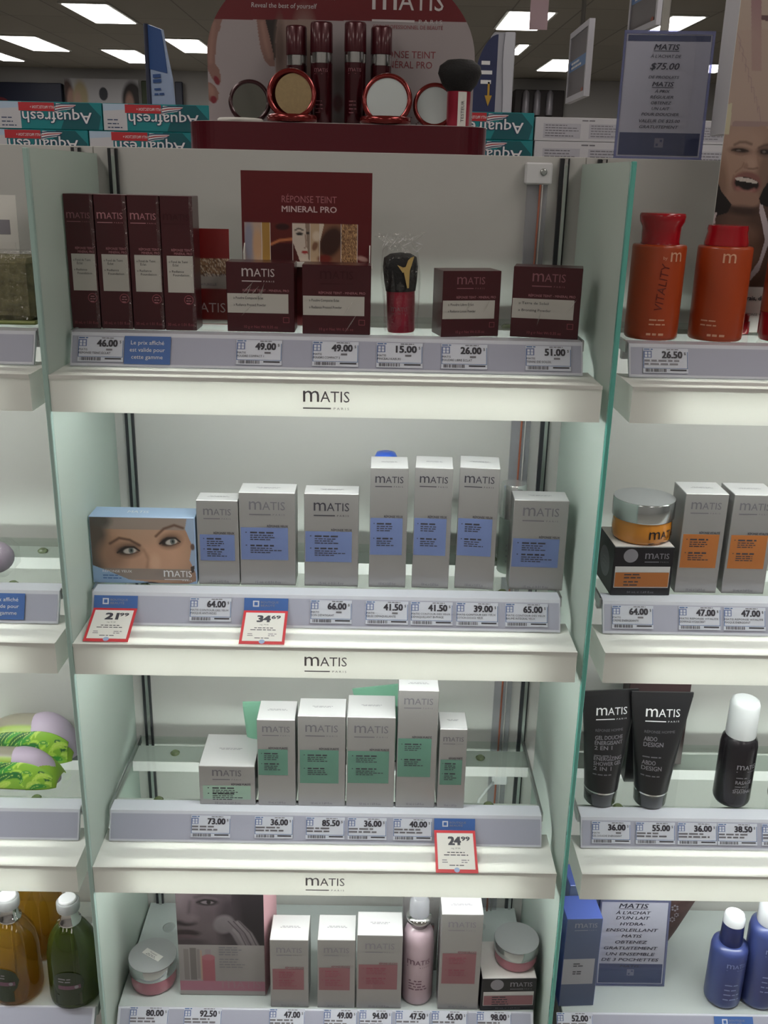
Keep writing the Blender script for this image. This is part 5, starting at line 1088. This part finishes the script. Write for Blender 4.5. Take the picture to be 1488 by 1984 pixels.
# ================================================================== TESTER TRAY ON TOP
TZ = ZC+.0665
def tester():
    Yt = .285; xl, xr = at(359, 262, Y=Yt)[0], at(948, 262, Y=Yt)[0]; xc, hw_ = (xl+xr)/2, (xr-xl)/2; z0 = WT+.0004; dep = .16; TH = TZ-z0
    t = empty('tester_tray', 'maroon rounded tester tray on top of the shelving', 'tray', (xc, Yt+dep/2, z0)); n = 12; out = []
    rr = .045
    for sx, sy, a0 in ((1, -1, -90), (1, 1, 0), (-1, 1, 90), (-1, -1, 180)):
        for k in range(n+1):
            a = R(a0+90*k/n); out.append((sx*(hw_-rr)+rr*math.cos(a), sy*(dep/2-rr)+rr*math.sin(a)))
    TM = mat('tray_maroon', '#571420', .22, .25, coat=.3)
    up = flat((0, 0, TH), (1, 0, 0), (0, 1, 0)); MB().slab(up, out, TH, TM, False).build('tray_body', t)
    inn = [(x*.985, y*.95) for x, y in out]; MB().slab(flat((0, 0, TH+.0008), (1, 0, 0), (0, 1, 0)), inn, .0006, mat('tray_top_white', '#c9c4c4', .4)).build('tray_liner', t)
    top = TZ+.001
    # arched header card
    Yc = Yt+.125; xl, xr = at(403, 150, Y=Yc)[0], at(918, 150, Y=Yc)[0]; w = xr-xl; H = .225; xm = (xl+xr)/2
    za = at(403, 105, Y=Yc)[2]-top                                    # where the sides start to curve in
    def half(a):
        zz = H*(1-a)
        if zz <= za: return w/2
        f = (zz-za)/(H-za); return w/2*math.sqrt(max(.0004, 1-f**2*.995))
    c = empty('header_card', 'arched header card with a red top and makeup artwork', 'display card', (xm, Yc, top))
    K = lambda u, v: ((at(u, v, Y=Yc)[0]-xl)*1000, (H-(at(u, v, Y=Yc)[2]-top))*1000)
    def paint(p):
        P_ = lambda L: [K(*q) for q in L]; p.fill('#948b8d'); p.poly(P_([(300, -200), (1000, -200), (1000, 44), (300, 36)]), '#5e1119')
        sk, sl, nl = '#7d5d55', '#8f6d63', '#6e1a26'
        p.poly(P_([(398, 37), (431, 37), (427, 52), (421, 72), (418, 100), (416, 122), (424, 133), (428, 148), (427, 160), (420, 165), (411, 152), (403, 136), (396, 120)]), sk); p.stroke(P_([(414, 45), (409, 90), (408, 120)]), 5, sl, .7, .9); p.ell(*K(420, 156), 3.6, 6.5, nl, -25, .3)
        p.poly(P_([(398, 158), (408, 160), (417, 167), (424, 180), (423, 192), (414, 201), (404, 194), (396, 180)]), sk); p.ell(*K(408, 175), 5, 8, sl, -20, .8); p.ell(*K(414, 193), 4.6, 5, nl, -35, .3)
        p.poly(P_([(497, 38), (518, 38), (526, 70), (532, 110), (533, 129), (523, 129), (513, 118), (505, 95), (501, 70)]), sk); p.stroke(P_([(508, 45), (514, 80), (522, 110)]), 5, sl, .8, .9)
        p.poly(P_([(533, 38), (612, 38), (610, 235), (532, 235), (534, 140)]), '#7f6b64'); p.poly(P_([(514, 38), (537, 38), (534, 80), (533, 128), (529, 100), (522, 70)]), '#1f1715'); p.ell(*K(542, 90), 7, 34, '#5d4a44', 0, .9); p.ell(*K(590, 130), 18, 60, '#8b7870', 0, .9)
        p.poly(P_([(640, 42), (668, 42), (664, 235), (636, 235)]), '#938a8c'); p.ell(*K(655, 200), 8, 12, '#7b4b52', 0, .6)
        q = np.random.RandomState(2)
        for _ in range(60):
            u, v = q.uniform(780, 905), q.uniform(95, 235); u, v = u+(v-95)*.0, 95+(u-780)*.45+q.normal()*22; p.ell(*K(u, 250-(u-780)*.9+q.normal()*12), q.uniform(.4, 1.4), q.uniform(.4, 1.4), '#4a2428', 0, .3)
    picture('printed_card', front(0), w, H, paint, 260, 300, c, th=.003, half=half)
    o = MB(); fr = front(0); lt = mat('card_silver_text', '#b7b0b2', .5); dk = mat('card_maroon_text', '#7a3038', .5)
    def tx(s, u, v, hpx, wpx, M, al='l', bold=0., shear=0):
        q = at(u, v, Y=Yc); s_ = at(u+10, v, Y=Yc)[0]-q[0]; o.text(fr, s, q[0]-xm, q[2]-top, hpx*s_/10, M, w=wpx*s_/10, al=al, bold=bold, e=.0008, shear=shear)
    q = at(790, 20, Y=Yc); s_ = (at(800, 20, Y=Yc)[0]-q[0])/10; o.logo(fr, q[0]-xm, q[2]-top, 138*s_, lt, e=.0008)
    tx('Reveal the best of yourself', 487, 14, 9, 127, lt, shear=.1); tx('Révélez le meilleur de vous-même', 470, -4, 9, 180, lt)
    tx('SOIN PROFESSIONNEL DE BEAUTÉ', 723, 55, 7, 135, dk); tx('RÉPONSE TEINT', 722, 111, 13, 122, dk); tx('MINÉRAL PRO', 735, 131, 13, 102, dk); o.build('lettering', c)
    MB().slab(flat((0, .006, 0), (0, 1, 0), (0, 0, 1)), [(0, 0), (.02, 0), (0, .12)], .002, PAPER).build('strut', c)
    # tester bottles
    BOT = mat('maroon_bottle', '#3f0f18', .18, .3, coat=.5); CAPM = mat('maroon_cap', '#45101a', .28, .3, coat=.25)
    def bottle(label, uL, uR, vt, vr0, vr1, Y, logo):
        xl, xr = span(uL, uR, 80, Y); r = (xr-xl)/2; x = (xl+xr)/2; z = lambda v: at((uL+uR)/2, v, Y=Y)[2]-top
        b = empty('foundation_bottle', label, 'bottle', (x, Y, top), group='maroon tester bottles')
        zb = z(vr1); bd = lathe_obj('bottle_body', [(r*.9, .0002), (r*.97, .003), (r*.97, zb)], BOT, b, 36)
        lathe_obj('silver_ring', [(r*.99, zb+.0002), (r*1.0, zb+.001), (r*1.0, z(vr0)-.001)], CHROME, b, 36); lathe_obj('cap', [(r*.99, z(vr0)-.0006), (r, z(vr0)+.001), (r*.98, z(vt)-.003), (r*.9, z(vt)-.0005), (r*.7, z(vt))], CAPM, b, 36)
        if logo: o = MB(); f = wrap(r*.97, 0, 0); o.logo(f, 0, zb*.86, r*1.2, mat('dull_rose_foil', '#8f6068', .4, .5), e=.0005, paris=False); o.lines(f, -r*.5, zb*.4, r*.9, 4, .0012, mat('dull_rose_foil', '#8f6068', .4, .5), .005, e=.0005); o.build('print', bd)
    bottle('tester bottle at the end of the row, behind the powder compact', 554, 595, 50, 107, 128, Yt+.095, False)
    bottle('tall tester bottle with printed front beside the powder compact', 601, 645, 43, 102, 124, Yt+.085, True)
    bottle('tall plain tester bottle in the middle of the tray', 667, 710, 43, 101, 123, Yt+.085, True)
    bottle('short tester bottle behind the large round mirror', 718, 760, 52, 106, 129, Yt+.095, False)
    # compacts
    MIR = mat('mirror_glass', '#c8cdd0', .06, 1); PALEMIR = mat('pale_mirror', '#b9c0c0', .45, .3); COP = mat('copper_maroon', '#7b2220', .18, .6, coat=.3); DK = mat('dark_compact', '#34141a', .2, .4, coat=.3)  # second mirror face is paler and rougher than the first
    PAN = mat('beige_powder', '#8f7a56', .7, noise=.08, nscale=200)
    def compact(label, u, v, ru, rv, Y, rim, face, base=True, yaw=0, lean=-8):
        q = at(u, v, Y=Y); s_ = at(u+10, v, Y=Y)[0]-q[0]; r = ru*s_/10; zc = q[2]-top; 
        k = empty('mirror_compact', label, 'compact', (q[0], Y, top), (0, 0, R(yaw)), group='open compacts')
        l = MB(); pr = [(r*.2, .0), (r*.94, .0), (r, .002), (r, .006), (r*.96, .008)]
        l.lathe([(r*.80, .0068), (r*.82, .0085), (r*.95, .009), (r, .006), (r, .002), (r*.94, 0), (r*.1, 0)], rim, 48, cap=False)
        lo = l.build('lid', k, (0, .0045, max(zc, r*.9)), (R(90+lean), 0, 0))
        MB().lathe([(r*(.80 if face is PAN else .84), .0066), (r*(.80 if face is PAN else .84), .0072)], face, 48, (r*.14 if face is PAN else 0, 0, 0)).build('powder_pan' if face is PAN else 'mirror', lo)
        if base: MB().lathe([(r*.9, 0), (r, .002), (r, .008), (r*.93, .010)], rim, 48).build('base', k, (0, -r*.55, .0003))
    compact('dark round compact with a mirror reflecting the store', 484, 200, 41, 41, Yt+.055, DK, MIR, False, 0)
    PAN = mat('beige_powder', '#8f7a56', .7, noise=.08, nscale=200)
    compact('copper compact with beige powder', 565, 184, 48, 48, Yt+.05, COP, PAN, True, 6)
    compact('large copper compact with a pale round mirror', 750, 195, 49, 47, Yt+.05, COP, PALEMIR, True, -6)
    compact('smaller maroon compact with a mirror beside the brush', 842, 210, 42, 40, Yt+.06, COP, PALEMIR, False, -4)
    x, y = at(465, 235, Y=Yt+.03)[0], Yt+.035; lathe_o = MB().lathe([(.030, 0), (.031, .001), (.031, .003), (.029, .0042)], PAPER, 40).build('white_disc', None, (x, y, top+.0002)); tag(lathe_o, 'flat white disc lying at the front of the tester tray', 'disc')
    # loose brush
    Yb = Yt+.045; xb = at(888, 210, Y=Yb)[0]; s_ = (at(900, 180, Y=Yb)[0]-at(890, 180, Y=Yb)[0])/10; zh = at(888, 178, Y=Yb)[2]-top; zt = at(890, 114, Y=Yb)[2]-top
    b = empty('makeup_brush', 'black kabuki brush with a maroon handle on the tester tray', 'brush', (xb, Yb, top)); r = 23*s_
    hd = lathe_obj('handle', [(r*.9, .0003), (r*.96, .002), (r, zh)], METRED, b, 36); hb = zt-zh; R2 = 42*s_
    lathe_obj('bristles', [(r*.98, zh+.0002), (R2*.80, zh+hb*.22), (R2, zh+hb*.55), (R2*.93, zh+hb*.78), (R2*.6, zh+hb*.95), (.001, zt)], BRISTLE, b, 48)
    o = MB(); f = wrap(r, 0, .25); o.rect(f, -.006, .006, .001, zh*.98, PAPER, .0005, 4); o.text(f, 'TESTEUR', .0022, .006, .0042, INK, turn=R(90), w=zh*.6, e=.0009); o.build('paper_label', hd)
tester()

# ================================================================== THE NEXT AISLE
YB = .80
SUP = at(600, 318, Y=YB)[2]
gd = empty('aisle_shelf', 'white shelf of the next aisle carrying the toothpaste boxes', 'shelf', (0, YB+.1, 0))
MB().box(-1.6, 1.6, -.11, .25, SUP-.02, SUP, WHITE).build('board', gd); MB().box(-1.6, 1.6, .0, .02, 0, SUP-.0205, WHITE).build('support_panel', gd)
TEAL = mat('teal_print', '#1b7f86', .3); TEALD = mat('deep_teal_print', '#0f565e', .3); SKY = mat('sky_print', '#a9bdd2', .4); WHB = mat('white_box_card', '#bfbfc4', .45); NAVY = mat('navy_print', '#22375c', .4); SWR = mat('swoosh_red', '#a8303a', .4)
def paste_box(label, u0, u1, v0, v1, row):
    a, b = at(u0, v0, Y=YB), at(u1, v0, Y=YB); w = b[0]-a[0]; h = rows_z[row][1]-rows_z[row][0]-.0006
    o = MB(); o.box(-w/2, w/2, 0, .04, 0, h, TEAL, .0008); fr = front(0)
    o.rect(fr, -w/2+.0008, -w*.275, .0008, h-.0008, WHB); o.poly(fr, [(-w/2+.0008, h*.72), (-w*.275, h*.78), (-w*.26, h-.0008), (-w/2+.0008, h-.0008)], SKY, .0004)
    o.lines(fr, -w*.46, h*.42, w*.15, 3, .0018, NAVY, h*.14)
    o.poly(fr, [(w*.1, h*.02), (w*.46, h*.02), (w*.49, h*.5), (w*.38, h*.98), (w*.2, h*.98)], TEALD, .0003)
    r = tag(o.build('toothpaste_box', None, ((a[0]+b[0])/2, YB, rows_z[row][0]+.0003)), label, 'box', 'teal toothpaste boxes')
    p = MB(); p.rect(fr, -w*.29, w*.05, h*.66, h*.97, REDP, .0006); p.text(fr, 'CAVITY PROTECTION +', -w*.05, h*.75, h*.11, LENS, w=-w*.26, al='c', e=.0009, turn=0)
    p.poly(fr, [(w*.05, h*.62), (w*.12, h*.70), (w*.20, h*.74), (w*.26, h*.90), (w*.16, h*.93), (w*.07, h*.95)], LENS, .0006)
    for i, M in enumerate((NAVY, SWR, NAVY)): p.poly(fr, [(w*.055, h*(.66+i*.1)), (w*.12, h*(.72+i*.09)), (w*.25, h*(.80+i*.055)), (w*.25, h*(.825+i*.055)), (w*.12, h*(.76+i*.09)), (w*.055, h*(.70+i*.1))], M, .0009)
    p.build('emblem', r)
    l = MB(); l.text(fr, 'Aquafresh', w*.40, h*.62, h*.42, NAVY, w=w*.66, bold=.03, e=.0010, turn=math.pi); l.text(fr, 'Aquafresh', w*.402, h*.63, h*.42, LENS, w=w*.66, bold=.005, e=.0013, turn=math.pi); l.build('lettering', r)
    return r
zr1 = at(150, 252, Y=YB)[2]; zr0 = at(150, 198, Y=YB)[2]; hh = zr0-zr1
rows_z = {0: (zr1-hh, zr1), 1: (zr1, zr0)}
SUPZ = zr1-hh
for o_ in gd.children:
    for v in o_.data.vertices: v.co.z = v.co.z-(SUP-SUPZ) if v.co.z > .01 else v.co.z
for a in [('toothpaste box in the upper row at the picture edge, under the dark blue wall sign', -8, 196, 198, 252, 1), ('toothpaste box in the upper row ending behind the maroon tray', 198, 404, 200, 254, 1), ('upper toothpaste box beside the white backs of boxes', 830, 1036, 214, 268, 1),
          ('lower toothpaste box at the picture edge, mostly hidden by the back panel', -34, 170, 255, 300, 0), ('lower toothpaste box in front of the leaf banner, half hidden by the panel', 172, 378, 255, 300, 0), ('lower toothpaste box under the one beside the white boxes', 826, 1033, 270, 300, 0),
          ('upper toothpaste box hidden behind the tray and card', 408, 614, 205, 258, 1), ('second hidden upper toothpaste box behind the tray', 618, 824, 208, 262, 1)][:6]: paste_box(*a)
def white_box(label, u0, u1, v0, row, bar):
    a, b = at(u0, v0, Y=YB), at(u1, v0, Y=YB); w = b[0]-a[0]; h = rows_z[row][1]-rows_z[row][0]-.0006-(.006 if row else 0); o = MB(); o.box(-w/2, w/2, 0, .04, 0, h, WHB, .0008); fr = front(0)
    for x in (-.42, .02): o.rect(fr, w*x, w*(x+.36), h*.12, h*.74, mat('pale_print_block', '#adadb6', .5), .0003); o.lines(fr, w*(x+.02), h*.68, w*.32, 5, h*.035, GREYINK, h*.11, seed=int(u0), e=.0006)
    o.lines(fr, -w*.05, h*.9, w*.2, 1, h*.05, GREYINK)
    if bar: o.bars(fr, -w*.44, h*.05, w*.12, h*.35, INK)
    tag(o.build('white_carton', None, ((a[0]+b[0])/2, YB, rows_z[row][0]+.0003)), label, 'box', 'white carton backs')
white_box('white box back with small print, upper row beside the teal toothpaste', 1038, 1240, 228, 1, False); white_box('white box back with small print, lower row beside the teal toothpaste', 1036, 1238, 275, 0, False)
white_box('white box back with a barcode, upper row behind the gift offer sign', 1243, 1445, 232, 1, True); white_box('lower white box back behind the gift offer sign', 1241, 1443, 278, 0, True)

# ================================================================== FAR STORE
def quad(name, label, cat, u0, u1, v0, v1, Y, M, th=.03, group=None, ex=None):
    """an upright board facing the camera at depth Y"""
    a = at(u0, v0, Y=Y); b = at(u1, v1, Y=Y); w = b[0]-a[0]; h = a[2]-b[2]
    return tag(MB().box(-w/2, w/2, 0, th, 0, h, M, min(.01, th*.2)).build(name, None, ((a[0]+b[0])/2, Y, b[2])), label, cat, group), w, h
r, w, h = quad('wall_sign', 'long dark blue sign on the far wall', 'sign', -60, 124, 157, 235, 14.85, mat('navy_sign', '#1b2138', .5), .12)
o = MB(); fr = front(0); o.disc(fr, -w*.17, h*.32, h*.28, h*.28, mat('sign_red', '#6b2530', .5), .01); o.disc(fr, -w*.17, h*.32, h*.2, h*.2, mat('navy_sign', '#1b2138', .5), .02); o.build('round_emblem', r)
r, w, h = quad('wall_poster', 'white wall poster with two faces and a round black mark', 'poster', 124, 272, 151, 235, 14.8, mat('poster_white', '#a3a3a8', .6), .04)
def ps(p):
    Wm, Hm = w*1000, h*1000; X = lambda f: f*Wm; Yy = lambda f: f*Hm; p.fill('#a6a5a9'); p.ell(X(.03), Yy(.5), X(.09), Yy(.5), '#3d2420', 0, .4); p.ell(X(.08), Yy(.6), X(.06), Yy(.35), '#95766a', 0, .4); p.ell(X(.21), Yy(.45), X(.10), Yy(.4), '#9b8f70', 0, .4); p.ell(X(.17), Yy(.6), X(.05), Yy(.3), '#a58a78', 0, .5); p.ell(X(.91), Yy(.5), X(.14), Yy(.45), '#1c1516', 0, .3); p.ell(X(.87), Yy(.62), X(.06), Yy(.3), '#8a6c60', 0, .5); p.ell(X(.52), Yy(.36), X(.06), Yy(.16), '#2b2e36', 0, .1); p.rect(X(.36), X(.68), Yy(.68), Yy(.74), '#3a3c46')
picture('poster_print', front(-.002), w, h, ps, 100, 60, r, ARTM, 0, e=.004)
quad('wall_panel', 'dark green panel on the far wall beside the poster', 'panel', 273, 318, 156, 235, 14.85, mat('dark_green_panel', '#2f3a22', .6), .06)
quad('wall_panel', 'narrow navy panel on the far wall behind the leaf banner', 'panel', 338, 356, 158, 235, 14.85, mat('navy_sign', '#1b2138', .5), .06)
r, w, h = quad('dark_alcove', 'dark display alcove on the far wall beside the white pillar stand', 'alcove', 998, 1088, 173, 260, 14.7, mat('alcove_dark', '#241c1e', .6), .299)
for x in (-.28, -.05, .2): MB().lathe([(.05, 0), (.055, .05), (.05, .3), (.02, .34)], FAINTINK, 16).build('vase', r, (x*w, -.055, h*.42))
# blue leaf banner
p0 = at(312, 200, Y=3.2); s_ = (at(322, 200, Y=3.2)[0]-p0[0])/10; zt = at(312, 44, Y=3.2)[2]
t = empty('leaf_banner', 'blue and white banner fin rising above the toothpaste boxes', 'banner', (p0[0], 3.2, 0), (0, 0, R(-38)))
W_ = 52*s_; zb = at(312, 240, Y=3.2)[2]; Hh = zt-zb
o = MB(); fr = front(0); o.slab(fr, [(-W_*.62, zb), (W_*.75, zb), (W_*.6, zb+Hh*.45), (W_*.36, zb+Hh*.72), (W_*.2, zb+Hh*.93), (-W_*.62, zt)], .012, mat('banner_pale', '#8fa0be', .5)); o.poly(fr, [(-W_*.62, zb+Hh*.56), (W_*.46, zb+Hh*.5), (W_*.3, zb+Hh*.80), (W_*.2, zb+Hh*.93), (-W_*.62, zt)], mat('banner_blue', '#2b4a80', .5), .002)
o.lines(fr, -W_*.35, zb+Hh*.50, W_*.7, 2, Hh*.035, mat('banner_blue', '#2b4a80', .5), Hh*.05, seed=9, e=.004); o.lines(fr, -W_*.3, zb+Hh*.36, W_*.6, 2, Hh*.02, mat('banner_blue', '#2b4a80', .5), Hh*.05, e=.004); o.disc(fr, -W_*.35, zb+Hh*.12, W_*.2, Hh*.08, PAPER, .004); o.disc(fr, W_*.2, zb+Hh*.1, W_*.18, Hh*.07, mat('banner_leaf', '#6d8a66', .5), .004); o.build('banner_panel', t)
MB().tube([(-W_*.62, .0, 0), (-W_*.62, .0, zt)], .012, mat('navy_sign', '#1b2138', .5)).build('pole', t)
# white pillar stand and blue rounded panel
a, b = at(957, 62, Y=3.4), at(1000, 62, Y=3.4); w = b[0]-a[0]
t = empty('pillar_stand', 'white pillar display stand with a wavy edge strip', 'display stand', ((a[0]+b[0])/2, 3.4, 0)); H = a[2]
MB().box(-w/2, w/2, 0, .12, 0, H, mat('pillar_white', '#a9aab4', .5), .004).build('column_body', t)
o = MB(); fr = front(0); n = 14; left = [(w*(.02+.05*math.sin(k*.9)), H-.75+.75*k/n) for k in range(n+1)]; o.slab(fr, left+[(w*.45, H), (w*.45, H-.75)], -.01, mat('pillar_strip', '#c6c8d2', .5)); o.build('wavy_strip', t)
a, b = at(915, 70, Y=3.15), at(966, 70, Y=3.15); w = b[0]-a[0]; H = at(950, 66, Y=3.15)[2]
t = empty('rounded_panel', 'dark blue rounded standing panel with a yellow arrow', 'sign', ((a[0]+b[0])/2, 3.15, 0)); pts = [(-w/2, 0), (w/2, 0), (w/2, H)]+[(w/2-w*math.sin(R(q)), H-.32+.32*math.cos(R(q))) for q in range(5, 91, 8)]
o = MB(); fr = front(0); o.slab(fr, pts, .03, mat('deep_blue_panel', '#1c2650', .5)); o.build('panel_board', t); o = MB(); z = at(945, 185, Y=3.15)[2]
o.poly(fr, [(w*.18, z+.05), (w*.26, z+.05), (w*.26, z), (w*.36, z), (w*.22, z-.04), (w*.08, z), (w*.18, z)], mat('arrow_yellow', '#b08a2a', .5), .002); z = at(945, 150, Y=3.15)[2]; o.lines(fr, -w*.1, z+.06, w*.5, 3, .014, LENS, .035, e=.002); o.build('arrow_print', t)
# hanging signs
def hanging(label, corners, Y, M, bars, rod=None):
    """a thin framed sign turned edge-on, hung from the ceiling on a rod"""
    (u0, v0), (u1, v1), (u2, v2), (u3, v3) = corners; a = at(u0, v0, Y=Y); d = at(u3, v3, Y=Y); H = a[2]-d[2]
    # far edge lies deeper, on the sight line through the second corner at the height of the first
    b = at(u1, v1, Z=a[2]); 
    if b[1] < 0 or b[1] > 12: b = at(u1, v1, Y=Y+.6)
    W2 = math.hypot(b[0]-a[0], b[1]-a[1]); ang = math.atan2(b[1]-a[1], b[0]-a[0])
    t = empty('hanging_sign', label, 'sign', ((a[0]+b[0])/2, (a[1]+b[1])/2, d[2]), (0, 0, ang), 'signs hung from the ceiling'); fr = front(0)
    MB().box(-W2/2, W2/2, 0, .012, 0, H, M).build('sign_panel', t)
    o = MB(); fm = mat('sign_frame_white', '#b9b9c2', .4); k = min(.02, W2*.06)
    o.box(-W2/2-k, W2/2+k, -.004, .016, -k, 0, fm); o.box(-W2/2-k, W2/2+k, -.004, .016, H, H+k, fm); o.box(-W2/2-k, -W2/2, -.004, .016, 0, H, fm); o.box(W2/2, W2/2+k, -.004, .016, 0, H, fm); o.build('frame', t)
    o = MB(); o.poly(fr, [(-W2/2, H*.42), (W2/2, H*.42), (W2/2, H*.60), (-W2/2, H*.60)], mat('sign_stripe', '#5c7fae', .5), .001); o.lines(fr, -W2*.36, H*.56, W2*.7, 2, H*.035, LENS, H*.07, e=.002); o.disc(fr, -W2*.40, H*.51, W2*.06, H*.05, NOTICE, .003); o.disc(fr, W2*.38, H*.03, W2*.05, H*.04, mat('sign_red2', '#9a5040', .5), .002); o.build('printed_band', t)
    MB().tube([(0, .006, H), (0, .006, ZC+1.449-d[2])], .008, mat('rod_grey', '#55524e', .4)).build('rod', t)
hanging('slanted framed sign hanging by a grey rod beside the white gift offer sign', [(1108, 76), (1142, 49), (1131, 175), (1099, 190)], 3.0, mat('sign_grey_panel', '#5e5a5e', .4), 1)
hanging('blue hanging sign cut by the top edge above the gift offer sign', [(1231, -60), (1284, -95), (1284, 20), (1226, 62)], 2.6, mat('sign_grey_panel', '#5e5a5e', .4), 1)
x = at(1290, 30, Y=2.2); z0 = at(1288, 75, Y=2.2)[2]; t = tag(MB().tube([(0, 0, z0-ZC-1.449), (0, 0, 0)], .0135, CHROME, 16).build('ceiling_rod', None, (x[0], 2.2, ZC+1.449)), 'shiny chrome rod coming down behind the gift offer sign', 'rod')
r, w, h = quad('paper_mobile', 'pale pink paper flag hanging in front of a ceiling panel', 'flag', 1036, 1060, -120, 58, 3.6, mat('pink_paper', '#b39aa2', .6), .004)
MB().tube([(0, .002, h), (0, .002, ZC+1.449-r.location[2])], .003, mat('rod_grey', '#55524e', .4)).build('string', r)
